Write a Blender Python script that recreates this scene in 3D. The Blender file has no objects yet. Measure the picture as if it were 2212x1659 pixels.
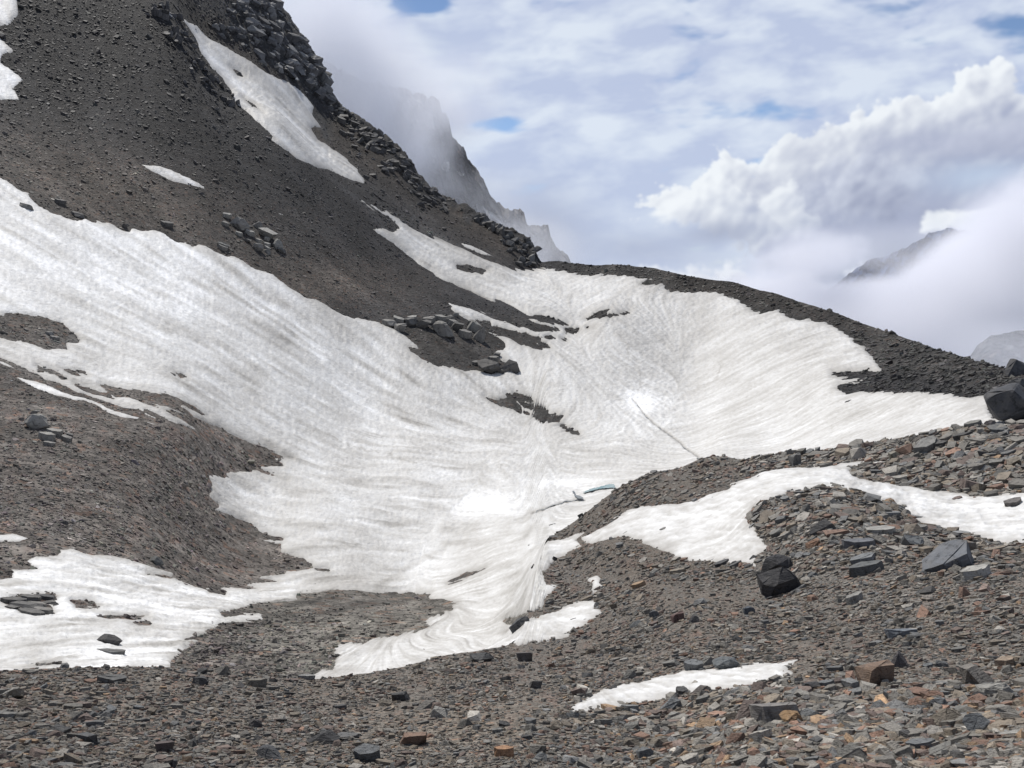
import bpy, bmesh, math, random
import numpy as np
from mathutils import Vector, Matrix, Euler

random.seed(7)
rng = np.random.default_rng(7)
R_ = math.radians
scene = bpy.context.scene
COL = scene.collection

# ------------------------------------------------------------------ camera
F, CX, CY = 1659.0, 1106.0, 829.5          # focal length and centre in the 2212 x 1659 measuring grid
PH = R_(9.23)                              # downward pitch
cam_d = bpy.data.cameras.new('camera')
cam_d.sensor_width = 36.0
cam_d.lens = 27.0
cam_d.clip_start = 0.1
cam_d.clip_end = 20000
cam = bpy.data.objects.new('camera', cam_d)
cam.location = (0, 0, 0)
cam.rotation_euler = (R_(90) - PH, 0, 0)
COL.objects.link(cam)
scene.camera = cam

# ------------------------------------------------------------------ light and exposure
SUN_EL, SUN_AZ = R_(56), R_(-34)           # azimuth from +Y towards +X: the sun stands behind the ridge, a little to the left
scene.view_settings.view_transform = 'Standard'
scene.view_settings.look = 'None'
scene.view_settings.exposure = 0.0
scene.view_settings.gamma = 1.0
scene.view_settings.use_curve_mapping = False
scene.cycles.use_denoising = True
scene.cycles.volume_bounces = 6
scene.cycles.max_bounces = 10
scene.cycles.diffuse_bounces = 3
scene.cycles.volume_step_rate = 1.5
SKY_STRENGTH, CLOUD_STRENGTH = 0.12, 0.95
sun_d = bpy.data.lights.new('sun', 'SUN')
sun_d.energy = 4.7
sun_d.angle = R_(0.53)
sun_d.color = (1.0, 0.955, 0.89)
sun = bpy.data.objects.new('sun', sun_d)
sdir = Vector((math.sin(SUN_AZ) * math.cos(SUN_EL), math.cos(SUN_AZ) * math.cos(SUN_EL), math.sin(SUN_EL)))
sun.rotation_euler = sdir.to_track_quat('Z', 'Y').to_euler()
sun.location = sdir * 500
COL.objects.link(sun)


# ------------------------------------------------------------------ numeric helpers
def sstep(a, b, x):
    t = np.clip((x - a) / (b - a), 0, 1)
    return t * t * (3 - 2 * t)


_perm = np.random.default_rng(3).permutation(256)
_perm = np.concatenate([_perm, _perm])


def _hash(xi, yi, seed):
    return _perm[(_perm[(xi + seed * 37) & 255] + yi + seed * 11) & 255]


def pn(x, y, seed=0):
    """gradient noise, about -1..1"""
    xi = np.floor(x).astype(np.int64); yi = np.floor(y).astype(np.int64)
    xf = x - xi; yf = y - yi
    u = xf * xf * xf * (xf * (xf * 6 - 15) + 10); v = yf * yf * yf * (yf * (yf * 6 - 15) + 10)

    def g(ix, iy, dx, dy):
        a = _hash(ix, iy, seed) * (2 * math.pi / 256)
        return np.cos(a) * dx + np.sin(a) * dy
    n00 = g(xi, yi, xf, yf); n10 = g(xi + 1, yi, xf - 1, yf)
    n01 = g(xi, yi + 1, xf, yf - 1); n11 = g(xi + 1, yi + 1, xf - 1, yf - 1)
    return ((n00 * (1 - u) + n10 * u) * (1 - v) + (n01 * (1 - u) + n11 * u) * v) * 1.5


def fbm(x, y, oct=4, seed=0, gain=0.5):
    s = 0; a = 1.0; n = 0
    for o in range(oct):
        s = s + a * pn(x * 2 ** o + 13.7 * o, y * 2 ** o - 7.3 * o, seed + o)
        n += a; a *= gain
    return s / n


def ridged(x, y, oct=4, seed=0, gain=0.5):
    s = 0; a = 1.0; n = 0
    for o in range(oct):
        s = s + a * (1 - 2 * np.abs(pn(x * 2 ** o + 3.1 * o, y * 2 ** o + 9.2 * o, seed + o)))
        n += a; a *= gain
    return s / n


def worley(x, y, seed=0):
    """distance to the nearest feature point, and a random value of that cell"""
    xi = np.floor(x).astype(np.int64); yi = np.floor(y).astype(np.int64)
    best = np.full(x.shape, 9.0); val = np.zeros(x.shape)
    for dx in (-1, 0, 1):
        for dy in (-1, 0, 1):
            h = _hash(xi + dx, yi + dy, seed); h2 = _perm[h + 71 & 255]
            d = np.hypot(xi + dx + h / 256.0 - x, yi + dy + h2 / 256.0 - y)
            m = d < best
            best = np.where(m, d, best); val = np.where(m, _perm[h + 139 & 255] / 256.0, val)
    return best, val


def pix2tt(px, py):
    px = np.asarray(px, float); py = np.asarray(py, float)
    xc = (px - CX) / F; yc = -(py - CY) / F
    X = xc; Y = math.cos(PH) + yc * math.sin(PH); Z = -math.sin(PH) + yc * math.cos(PH)
    return np.arctan2(X, Y), Z / np.hypot(X, Y)


def tt2pix(th, t):
    w = np.cos(th) * math.cos(PH) - t * math.sin(PH)
    w = np.where(w < 1e-3, 1e-3, w)
    up = np.cos(th) * math.sin(PH) + t * math.cos(PH)
    return CX + F * np.sin(th) / w, CY - F * up / w


def Q(x0, y0, k, *pts):
    return [(x0 + x * k, y0 + y * k) for x, y in pts]


def q1(*p): return Q(0, 0, .5, *p)
def q2(*p): return Q(1106, 0, .5, *p)
def q3(*p): return Q(0, 829.5, .5, *p)
def q4(*p): return Q(1106, 829.5, .5, *p)
def c3(*p): return Q(777.6, 639.4, .25, *p)
def c5(*p): return Q(0, 777.6, .25, *p)
def c6(*p): return Q(1779.8, 725.8, .1953, *p)


def poly_sd(poly, px, py, lim=60.0):
    """signed distance (positive inside) from points to a closed outline"""
    P = np.array(poly, float)
    x0, y0 = P.min(0) - lim; x1, y1 = P.max(0) + lim
    out = np.full(px.shape, -lim)
    m = (px > x0) & (px < x1) & (py > y0) & (py < y1)
    x = px[m]; y = py[m]
    ins = np.zeros(len(x), bool); d2 = np.full(len(x), lim * lim)
    for k in range(len(P)):
        ax, ay = P[k]; bx, by = P[(k + 1) % len(P)]
        dx, dy = bx - ax, by - ay
        L2 = dx * dx + dy * dy + 1e-9
        tt = np.clip(((x - ax) * dx + (y - ay) * dy) / L2, 0, 1)
        d2 = np.minimum(d2, (x - ax - tt * dx) ** 2 + (y - ay - tt * dy) ** 2)
        if ay != by:
            c = (ay > y) != (by > y)
            ins ^= c & (x < (bx - ax) * (y - ay) / (by - ay) + ax)
    d = np.sqrt(d2)
    out[m] = np.where(ins, d, -d)
    return out


def blur(a, n):
    for ax in (0, 1):
        c = np.cumsum(np.concatenate([np.repeat(np.take(a, [0], ax), n + 1, ax), a, np.repeat(np.take(a, [-1], ax), n, ax)], ax), ax)
        w = 2 * n + 1
        sl = [slice(None)] * 2; sr = [slice(None)] * 2
        sl[ax] = slice(w, None); sr[ax] = slice(0, -w)
        a = (c[tuple(sl)] - c[tuple(sr)]) / w
    return a


def new_mat(name):
    m = bpy.data.materials.new(name)
    m.use_nodes = True
    nt = m.node_tree
    nt.nodes.clear()
    return m, nt


def N(nt, typ, **kw):
    n = nt.nodes.new(typ)
    for k, v in kw.items():
        if k == 'inp':
            for q, w in v.items():
                n.inputs[q].default_value = w
        else:
            setattr(n, k, v)
    return n


def mathn(nt, op, a, b=None, clamp=False):
    n = nt.nodes.new('ShaderNodeMath'); n.operation = op; n.use_clamp = clamp
    for i, v in enumerate((a, b)):
        if v is None: continue
        if isinstance(v, (int, float)): n.inputs[i].default_value = v
        else: nt.links.new(v, n.inputs[i])
    return n.outputs[0]


def mixc(nt, fac, a, b, typ='MIX'):
    n = nt.nodes.new('ShaderNodeMix'); n.data_type = 'RGBA'; n.blend_type = typ
    for idx, v in ((0, fac), (6, a), (7, b)):
        if isinstance(v, (int, float)): n.inputs[idx].default_value = v
        elif isinstance(v, tuple): n.inputs[idx].default_value = v if len(v) == 4 else (*v, 1)
        else: nt.links.new(v, n.inputs[idx])
    return n.outputs[2]


def ramp(nt, fac, stops):
    n = nt.nodes.new('ShaderNodeValToRGB')
    e = n.color_ramp.elements
    while len(e) > 1: e.remove(e[-1])
    for i, (p, c) in enumerate(stops):
        el = e[0] if i == 0 else e.new(p)
        el.position = p
        el.color = (*c, 1) if len(c) == 3 else c
    nt.links.new(fac, n.inputs[0])
    return n.outputs[0]




# ------------------------------------------------------------------ sky: physical blue with a cloud deck worked out as a map of directions
def build_clouds():
    AZ, E0, E1, K = 52.0, -26.0, 44.0, 13.0
    nx, ny = int(2 * AZ * K), int((E1 - E0) * K)
    az = np.linspace(-AZ, AZ, nx)[None, :] * math.pi / 180
    el = np.linspace(E0, E1, ny)[:, None] * math.pi / 180
    px, py = tt2pix(az + 0 * el, np.tan(el) + 0 * az)
    far = sstep(46, 38, np.abs(az) * 180 / math.pi) + 0 * el
    step = F * math.pi / 180 / K      # measuring units per cell
    rgb = np.zeros((ny, nx, 3)); al = np.zeros((ny, nx))

    def over(col, a):
        nonlocal rgb, al
        a = np.clip(a, 0, 1)
        rgb = rgb * (1 - a[..., None]) + col * a[..., None]
        al = al + (1 - al) * a

    white = np.array([.92, .96, 1.0]); pale = np.array([.56, .635, .83]); grey = np.array([.36, .40, .53]); mid = np.array([.50, .57, .74])
    wx = 40 * fbm(px / 260, py / 200, 3, 201); wy = 26 * fbm(px / 260, py / 200, 3, 205)
    X, Y = px + wx, py + wy
    # high layer, stretched and torn
    a = fbm(X / 330, (Y + .12 * X) / 105, 5, 211, .55)
    b = fbm(X / 120, (Y + .1 * X) / 48, 4, 217, .55)
    cov = .78 + 1.25 * a + .35 * b
    for gx, gy, rx, ry, w in [(905, 6, 70, 26, 1.3), (1085, 275, 75, 26, 1.0), (1600, 235, 150, 26, .6), (2170, 50, 90, 40, 1.0), (1990, 85, 60, 20, .7), (2085, 452, 60, 12, .7), (1520, 60, 130, 30, .4), (1360, 360, 160, 30, .35), (2100, 400, 110, 28, .35)]:
        cov = cov - w * np.exp(-((X - gx) / rx) ** 2 - ((Y - gy) / ry) ** 2)
    for gx, gy, rx, ry, w in [(900, 150, 170, 90, .5), (760, 60, 160, 90, .5), (1230, 130, 200, 120, .4), (1250, 320, 190, 60, .45), (1800, 130, 240, 70, .4), (1400, 480, 200, 80, .3)]:
        cov = cov + w * np.exp(-((px - gx) / rx) ** 2 - ((py - gy) / ry) ** 2)
    lay = sstep(.02, .62, cov)
    br = np.clip(.42 + 1.1 * b + .9 * fbm((X - 22) / 200, (Y - 26) / 95, 4, 223, .5) - .6 * fbm((X + 22) / 200, (Y + 26) / 95, 4, 223, .5), 0, 1)
    for gx, gy, rx, ry, w in [(905, 140, 90, 50, .5), (1010, 170, 60, 40, .35), (760, 70, 110, 60, .25), (1270, 280, 90, 26, .25), (1240, 90, 120, 60, .15), (1330, 330, 110, 30, .2)]:
        br = br + w * np.exp(-((X - gx) / rx) ** 2 - ((Y - gy) / ry) ** 2)
    br = np.clip(br, 0, 1.1)[..., None]
    col = pale * .98 * (1 - br) + np.array([.77, .84, .95]) * br
    over(col, lay * .94)
    # milky air towards the horizon
    over(mid * 1.12, .55 * sstep(260, 620, py) + .25 * np.exp(-(((px - 1150) / 300) ** 2 + ((py - 470) / 130) ** 2)))
    # grey vapour round the ridge
    over(np.array([.42, .46, .58]), .9 * np.exp(-(((px - 700) / 170) ** 2 + ((py - 200) / 130) ** 2)) + .75 * np.exp(-(((px - 1150) / 120) ** 2 + ((py - 520) / 100) ** 2)))
    # billows
    w1, _ = worley(X / 74, Y / 66, 231); w2, _ = worley(X / 27 + 3, Y / 25, 237); w3, _ = worley(X / 12, Y / 11 + 9, 241)
    bil = (.62 - w1) + .5 * (.6 - w2) + .25 * (.6 - w3)
    bs = (.62 - w1) + .4 * (.6 - w2) + .9 * fbm(X / 70, Y / 60, 4, 245)

    def cumulus(top, cols, soft, amp, L=(-.75, -.66), reach=150, kt=.016, fade=None, shade=None, fl=1.0, detail=.16):
        sd = poly_sd(top, px, py, 140.0)
        H = sd + amp * bil
        A = sstep(0, soft, H)
        dens = A * np.clip(.45 + .011 * np.clip(H, 0, 120) + .5 * bil, .05, 2)
        tau = np.zeros_like(A)
        n = 14
        for k in range(1, n + 1):
            q = reach * (k / n) ** 1.5
            dx, dy = int(round(L[0] * q / step)), int(round(-L[1] * q / step))
            tau += np.roll(np.roll(dens, -dx, 1), -dy, 0) * (reach * 1.5 / n) * (k / n) ** .5
        lit = np.exp(-kt * tau)
        gy_, gx_ = np.gradient(blur(26 * bs, 2))
        rel = (gx_ * L[0] * -1 + gy_ * L[1]) / step
        lit = np.clip(lit + detail * np.clip(rel, -1.2, 1.2), 0, 1)
        if shade is not None: lit = lit * (1 - shade)
        lit = lit[..., None]
        c = cols[0] * lit + cols[1] * (1 - lit)
        over(c, A * (1 if fade is None else fade) * fl)

    tower = q2((540, 900), (560, 872), (620, 832), (700, 802), (770, 790), (840, 750), (880, 690), (930, 660), (975, 690), (1000, 730), (1030, 738), (1030, 775), (1060, 782), (1090, 690), (1140, 650), (1190, 600), (1230, 580), (1260, 605), (1350, 580), (1450, 520),
               (1540, 500), (1600, 450), (1700, 455), (1780, 425), (1900, 400), (1930, 330), (2000, 290), (2100, 258), (2140, 290), (2170, 380), (2320, 430), (2700, 480), (2700, 1300), (1500, 1300), (1100, 1150), (980, 1010), (800, 945))
    sh = .85 * np.exp(-(((px - 1930) / 210) ** 2 + ((py - 440) / 80) ** 2)) + .75 * np.exp(-(((px - 2080) / 220) ** 2 + ((py - 310) / 30) ** 2)) + .6 * np.exp(-(((px - 1840) / 140) ** 2 + ((py - 510) / 60) ** 2))
    sh = np.clip(sh * (1 + .7 * fbm(X / 90, Y / 70, 4, 251)) + .25 * sstep(.05, .5, fbm(X / 150, Y / 100, 3, 257)) * sstep(1450, 1650, px) , 0, .95)
    cumulus(tower, (white * 1.02, np.array([.42, .465, .62])), 13, 38, shade=sh, fade=sstep(640, 500, py) * .97, kt=.0085, detail=.24)
    # nearer billows in front of the tower, their undersides in shade
    b1 = q2((545, 945), (580, 905), (650, 890), (700, 850), (760, 860), (800, 820), (860, 800), (905, 770), (960, 790), (990, 830), (1040, 850), (1090, 840), (1140, 800), (1200, 800), (1250, 840), (1270, 900), (1330, 930), (1340, 1000), (1240, 1060), (1120, 1030), (1000, 1060), (930, 1000), (800, 975), (650, 965))
    cumulus(b1, (white * 1.03, np.array([.50, .555, .70])), 30, 40, kt=.0085, detail=.26, fl=.8)
    b2 = q2((1230, 880), (1260, 800), (1330, 760), (1400, 700), (1470, 690), (1540, 640), (1640, 640), (1700, 700), (1790, 720), (1800, 800), (1760, 900), (1640, 960), (1480, 980), (1330, 980))
    cumulus(b2, (np.array([.68, .73, .85]), np.array([.36, .40, .54])), 60, 50, kt=.012, detail=.22, fl=.85)
    b3 = q2((1480, 640), (1560, 600), (1700, 585), (1830, 560), (1960, 520), (2100, 500), (2300, 480), (2500, 600), (2212, 660), (2000, 690), (1800, 670), (1650, 690))
    cumulus(b3, (np.array([.56, .60, .74]), np.array([.40, .44, .58])), 50, 40, kt=.01, detail=.15, fl=.8)
    # breaks and lower decks
    over(np.array([.55, .66, .84]), .75 * np.exp(-(((X - 2120) / 120) ** 2 + ((Y - 385) / 34) ** 2)) + .0 * px)
    over(np.array([.43, .48, .62]), .8 * np.exp(-(((X - 1560) / 75) ** 2 + ((Y - 500) / 22) ** 2)) + .5 * np.exp(-(((X - 1400) / 130) ** 2 + ((Y - 540) / 40) ** 2)))
    # what shows below the clouds far off: blue shade of the valley
    over(np.array([.16, .21, .33]), .95 * np.exp(-(((X - 1950) / 110) ** 2 + ((Y - 560) / 48) ** 2)) + .8 * np.exp(-(((X - 1790) / 55) ** 2 + ((Y - 600) / 22) ** 2)) + .45 * np.exp(-(((X - 1680) / 40) ** 2 + ((Y - 572) / 14) ** 2)))
    puff = q2((1760, 1010), (1770, 960), (1800, 930), (1850, 920), (1890, 900), (1930, 915), (2010, 895), (2080, 880), (2150, 870), (2212, 850), (2600, 800), (2600, 1000), (2050, 1010), (1900, 985), (1830, 1000))
    cumulus(puff, (white, np.array([.62, .68, .82])), 14, 18, kt=.010)
    wisps = q2((1640, 1110), (1700, 1070), (1790, 1040), (1850, 1050), (1830, 1100), (1720, 1130))
    cumulus(wisps, (np.array([.66, .71, .85]), np.array([.40, .46, .60])), 40, 34, fl=.7)
    wis2 = q2((1380, 1050), (1480, 1010), (1560, 1040), (1580, 1100), (1500, 1140), (1380, 1150))
    cumulus(wis2, (np.array([.62, .66, .80]), np.array([.45, .50, .64])), 40, 30, fl=.85)
    bank = q2((-600, 1200), (300, 1180), (520, 1170), (700, 1150), (860, 1180), (930, 1130), (975, 1150), (1010, 1195), (1110, 1205), (1230, 1180), (1330, 1230), (1400, 1262), (1445, 1290), (1460, 1200), (1520, 1160), (1580, 1140), (1590, 1180), (1640, 1175), (1690, 1200), (1710, 1240),
               (1770, 1180), (1830, 1130), (1950, 1065), (2060, 1030), (2130, 960), (2212, 880), (2500, 760), (3400, 700), (3400, 2600), (-600, 2600))
    cumulus(bank, (np.array([.86, .90, .98]), np.array([.50, .53, .67])), 24, 34, reach=110, kt=.011, detail=.22, fade=sstep(2, 1, np.abs(az) * 1.0 + 0 * el))
    # below the horizon everything ends in cloud
    over(np.array([.47, .50, .63]), sstep(640, 760, py) * .8)
    # outside the frame: broken cloud, opening higher up
    up = sstep(17, 40, el * 180 / math.pi) + 0 * az
    al = al * (1 - .82 * up)
    rgba = np.concatenate([rgb, al[..., None]], -1)
    # straight colour
    rgba[..., :3] = np.where(al[..., None] > 1e-3, rgb / np.maximum((al / np.maximum(1 - .82 * up, 1e-3))[..., None], 1e-3), rgb)
    return np.clip(rgba, 0, 1.2), AZ, E0, E1


def build_world():
    rgba, AZ, E0, E1 = build_clouds()
    ny, nx = rgba.shape[:2]
    img = bpy.data.images.new('cloud_directions', nx, ny, alpha=True, float_buffer=True)
    img.colorspace_settings.name = 'Non-Color'
    img.alpha_mode = 'CHANNEL_PACKED'
    img.pixels.foreach_set(rgba.astype(np.float32).ravel())
    img.update()
    w = bpy.data.worlds.new('World'); scene.world = w; w.use_nodes = True
    nt = w.node_tree; nt.nodes.clear(); L = nt.links.new
    sky = N(nt, 'ShaderNodeTexSky', sky_type='NISHITA', sun_disc=False, sun_elevation=SUN_EL, sun_rotation=SUN_AZ, altitude=4000, air_density=1.0, dust_density=0.6)
    bg1 = N(nt, 'ShaderNodeBackground', inp={'Strength': SKY_STRENGTH}); L(sky.outputs[0], bg1.inputs[0])
    tc = N(nt, 'ShaderNodeTexCoord').outputs['Generated']
    nv = N(nt, 'ShaderNodeVectorMath', operation='NORMALIZE'); L(tc, nv.inputs[0])
    sp = N(nt, 'ShaderNodeSeparateXYZ'); L(nv.outputs[0], sp.inputs[0])
    a = mathn(nt, 'ARCTAN2', sp.outputs[0], sp.outputs[1])
    e = mathn(nt, 'ARCSINE', sp.outputs[2])
    u = mathn(nt, 'ADD', mathn(nt, 'DIVIDE', a, 2 * R_(AZ)), 0.5)
    v = mathn(nt, 'DIVIDE', mathn(nt, 'SUBTRACT', e, R_(E0)), R_(E1 - E0))
    cb = N(nt, 'ShaderNodeCombineXYZ'); L(u, cb.inputs[0]); L(v, cb.inputs[1])
    im = N(nt, 'ShaderNodeTexImage', image=img, extension='MIRROR', interpolation='Cubic'); L(cb.outputs[0], im.inputs[0])
    bg2 = N(nt, 'ShaderNodeBackground', inp={'Strength': CLOUD_STRENGTH}); L(im.outputs[0], bg2.inputs[0])
    mx = N(nt, 'ShaderNodeMixShader'); L(im.outputs[1], mx.inputs[0]); L(bg1.outputs[0], mx.inputs[1]); L(bg2.outputs[0], mx.inputs[2])
    o = N(nt, 'ShaderNodeOutputWorld'); L(mx.outputs[0], o.inputs[0])
    w.cycles.sampling_method = 'MANUAL'; w.cycles.sample_map_resolution = 512


build_world()
AX = 3.2


class TPS:
    def __init__(self, pts, lam=2e-4):
        pts = np.array(pts, float)
        th, t = pix2tt(pts[:, 0], pts[:, 1])
        P = np.stack([th * AX, np.log(pts[:, 2])], 1)
        n = len(P)
        K = self._u(P, P) + lam * np.eye(n)
        Q = np.concatenate([np.ones((n, 1)), P], 1)
        A = np.block([[K, Q], [Q.T, np.zeros((3, 3))]])
        self.w = np.linalg.solve(A, np.concatenate([t, np.zeros(3)]))
        self.P = P

    @staticmethod
    def _u(a, b):
        r2 = ((a[:, None, :] - b[None, :, :]) ** 2).sum(-1)
        return 0.5 * r2 * np.log(r2 + 1e-12)

    def __call__(self, th, lr):
        sh = th.shape
        X = np.stack([(th * AX).ravel(), lr.ravel()], 1)
        out = np.empty(len(X))
        for i in range(0, len(X), 20000):
            c = X[i:i + 20000]
            out[i:i + 20000] = self._u(c, self.P) @ self.w[:-3] + self.w[-3] + c @ self.w[-2:]
        return out.reshape(sh)


def curve(pts):
    """a line on the ground given by (px, py, distance): returns functions of the azimuth for ln distance and slope"""
    p = np.array(pts, float)
    th, t = pix2tt(p[:, 0], p[:, 1])
    o = np.argsort(th)
    th, t, lr = th[o], t[o], np.log(p[:, 2])[o]
    return (lambda q: np.interp(q, th, lr)), (lambda q: np.interp(q, th, t))


# ------------------------------------------------------------------ the lie of the land (measured grid x, y, metres from the camera)
BROW = [(-500, 1452, 12), (0, 1449, 12), (350, 1441, 12), (520, 1452, 11.8), (660, 1468, 11.5), (725, 1464, 11.8), (800, 1453, 12.3),
        (870, 1441, 13), (950, 1418, 14), (1040, 1404, 15), (1100, 1394, 16), (1122, 1378, 17.5), (1138, 1340, 20.5), (1150, 1290, 25), (1160, 1240, 30),
        (1170, 1198, 36), (1180, 1165, 41.5), (1205, 1150, 42.5), (1240, 1128, 43), (1290, 1088, 44), (1340, 1051, 45), (1400, 1022, 45.5), (1470, 1011, 46),
        (1510, 991, 46), (1530, 986, 46), (1556, 986, 45.5), (1606, 992, 44), (1640, 985, 43), (1700, 977, 42), (1790, 974, 41), (1830, 967, 40),
        (1950, 945, 38), (2010, 934, 37), (2100, 920, 36), (2212, 915, 36), (2320, 905, 36), (2800, 880, 38)]
SKYLINE = [(-500, -260, 420), (200, -170, 430), (450, -120, 440), (560, -40, 465), (600, 2, 470), (640, 62, 462), (690, 132, 448), (705, 165, 442),
           (710, 205, 438), (740, 232, 432), (800, 275, 420), (850, 312, 410), (880, 345, 400), (905, 385, 392), (960, 432, 380), (1010, 452, 372),
           (1050, 476, 362), (1100, 500, 352), (1140, 512, 345), (1152, 530, 342), (1166, 567, 335), (1206, 563, 320), (1240, 570, 312),
           (1281, 572, 305), (1331, 571, 298), (1406, 578, 285), (1506, 601, 268), (1581, 609, 255), (1681, 636, 238), (1781, 668, 215),
           (1856, 696, 195), (1956, 731, 165), (2031, 756, 140), (2106, 778, 116), (2160, 792, 102), (2212, 801, 94), (2320, 835, 80), (2800, 930, 66)]
NEAR = [(-500, 1900, 4.2), (100, 1900, 4.0), (600, 1900, 3.8), (1106, 1900, 3.7), (1600, 1900, 3.6), (2100, 1900, 3.5), (2700, 1900, 3.5),
        (-400, 2400, 2.4), (1106, 2400, 2.3), (2600, 2400, 2.2),
        (-300, 1659, 6.2), (100, 1659, 6.1), (600, 1659, 5.8), (1100, 1659, 5.4), (1600, 1659, 5.1), (2212, 1659, 4.9), (2600, 1659, 4.9),
        (0, 1550, 8.2), (600, 1560, 7.8), (1000, 1540, 7.8), (1230, 1530, 7.9), (1720, 1430, 9.6), (1500, 1480, 8.9), (1470, 1560, 7.2),
        (2212, 1430, 9.2), (2212, 1300, 12.2), (1300, 1440, 11.5), (1300, 1394, 15), (1300, 1322, 20), (1226, 1374, 17.5), (1230, 1300, 24),
        (1200, 1240, 31), (1300, 1260, 25.5), (1250, 1190, 36), (1300, 1170, 33), (1290, 1240, 27.5), (1350, 1130, 36), (1420, 1200, 27.5), (1500, 1100, 34), (1500, 1210, 24.5),
        (1640, 1015, 39), (1750, 1005, 38), (1570, 1160, 27), (1620, 1195, 22.6), (1645, 1090, 26.5), (1700, 1068, 27.5), (1771, 1056, 28), (1840, 1060, 27.5), (1880, 1082, 26.5),
        (1930, 1045, 31), (2000, 1050, 30.5), (1950, 1110, 25.5), (2212, 1150, 22), (2212, 1080, 27.5), (2050, 1030, 31.5), (2212, 1000, 31), (1900, 1010, 34.5), (2350, 1000, 30),
        (1680, 1250, 19), (1800, 1150, 21.5), (2000, 1210, 18), (1900, 1300, 14.4), (1700, 1370, 12.6), (1500, 1330, 15), (1400, 1400, 12.8), (2350, 1200, 18.5)]
HID = []
for px, py, r in [(-100, 1449, 12), (350, 1441, 12), (660, 1468, 11.5), (870, 1441, 13), (1000, 1410, 14.6)]:
    HID.append((px, py + 16, r * 1.25))
for px, py, r in [(1205, 1150, 42.5), (1290, 1088, 44), (1400, 1022, 45.5), (1530, 986, 46), (1640, 985, 43), (1830, 967, 40), (2010, 934, 37), (2212, 915, 36), (2450, 895, 36)]:
    HID.append((px, py + 22, r * 1.18)); HID.append((px, py + 26, r * 1.45))
FAR = HID + [
    (-250, 1440, 24), (0, 1440, 23.5), (350, 1434, 25), (250, 1340, 33), (500, 1330, 40), (0, 1300, 34), (300, 1250, 46), (0, 1190, 46), (650, 1275, 60), (900, 1285, 64), (-250, 1250, 40),
    (800, 1310, 50), (600, 1400, 31), (740, 1440, 24), (900, 1400, 29), (900, 1340, 42), (1000, 1300, 50), (1000, 1385, 28), (1090, 1378, 27), (1106, 1300, 42), (1140, 1200, 58),
    (1160, 1150, 72), (1250, 1100, 88),
    (860, 1250, 70), (1000, 1200, 75), (1100, 1100, 90), (1250, 1072, 98), (1040, 1060, 102), (1300, 1030, 108),
    (1500, 970, 128), (1400, 900, 154), (1380, 868, 164), (1250, 950, 138), (1100, 1000, 118), (900, 1030, 106), (700, 1100, 88), (700, 1000, 108), (500, 1050, 90), (450, 1200, 66),
    (300, 1150, 58), (100, 1080, 60), (300, 1000, 77), (50, 950, 78), (100, 880, 90), (400, 930, 92), (250, 840, 104), (-250, 1000, 66), (-250, 850, 95),
    (0, 780, 106), (0, 700, 120), (300, 700, 136), (600, 850, 130), (800, 900, 140), (1000, 900, 150), (1150, 900, 154), (1200, 800, 178), (1000, 790, 176), (900, 760, 178), (960, 690, 200),
    (700, 700, 178), (500, 550, 196), (300, 500, 192), (0, 400, 190), (150, 450, 190), (-250, 500, 150), (-250, 250, 220),
    (600, 530, 214), (850, 620, 222), (960, 640, 222), (300, 380, 225), (600, 350, 268), (800, 450, 284), (900, 560, 262), (1000, 620, 248), (1050, 640, 243), (1200, 690, 222), (1240, 715, 216),
    (0, 200, 262), (200, 100, 306), (380, 20, 350), (0, 0, 318), (-250, -20, 300), (100, -110, 370), (480, 190, 322), (600, 260, 306),
    (430, 70, 374), (520, 150, 366), (620, 250, 350), (700, 330, 338), (780, 390, 322), (560, 90, 405), (700, 270, 388), (850, 400, 350), (1000, 510, 318), (1100, 570, 300),
    (1200, 600, 292), (1350, 600, 280), (1440, 630, 255), (1300, 690, 220), (1560, 650, 240), (1700, 690, 208), (1600, 760, 190), (1800, 760, 166), (1890, 795, 142), (1500, 820, 184),
    (1650, 850, 152), (1800, 830, 132), (1850, 850, 121), (2000, 860, 93), (2100, 850, 84), (1900, 900, 96), (1700, 950, 112), (1560, 955, 122), (2050, 915, 67), (2150, 900, 58), (2300, 890, 50),
    (2212, 850, 72), (2400, 900, 52)]
k_lr, k_t = curve(BROW)
s_lr, s_t = curve(SKYLINE)
tps_near = TPS(NEAR + [(p[0], p[1], p[2]) for p in BROW])
tps_far = TPS(FAR + [(p[0], p[1], p[2]) for p in SKYLINE] + BROW[1:8:3] + BROW[8:20] + BROW[20::2])

NT, NA, NB = 620, 260, 360
TH = np.linspace(-0.72, 0.72, NT)
RMIN = math.log(2.2)


def fill_edge(t, target0, target1, s, w0, w1):
    """make row 0 / row 1 of a sheet meet given slopes exactly"""
    if target0 is not None:
        t = t + (target0 - t[:, :1]) * (1 - sstep(0, w0, s))
    if target1 is not None:
        t = t + (target1 - t[:, -1:]) * sstep(1 - w1, 1, s)
    return t


sA = np.linspace(0, 1, NA)[None, :]
sB = np.linspace(0, 1, NB)[None, :]
thA = np.repeat(TH[:, None], NA, 1)
thB = np.repeat(TH[:, None], NB, 1)
KL, KT, SL, ST = [f(TH)[:, None] for f in (k_lr, k_t, s_lr, s_t)]


def smooth1(a, n):
    k = np.ones(n) / n
    p = np.concatenate([np.repeat(a[:1], n // 2, 0), a, np.repeat(a[-1:], n // 2, 0)], 0)
    return np.convolve(p[:, 0], k, 'valid')[:, None]


KL, KT = smooth1(KL, 5), smooth1(KT, 5)
SL, ST = smooth1(SL, 3), smooth1(ST, 3)
lrA = RMIN + (KL - RMIN) * sA
lrB = KL + (SL - KL) * sB
tA0 = fill_edge(tps_near(thA, lrA), None, KT, sA, 0, .18)
tB0 = fill_edge(tps_far(thB, lrB), KT, ST, sB, .05, .12)


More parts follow.
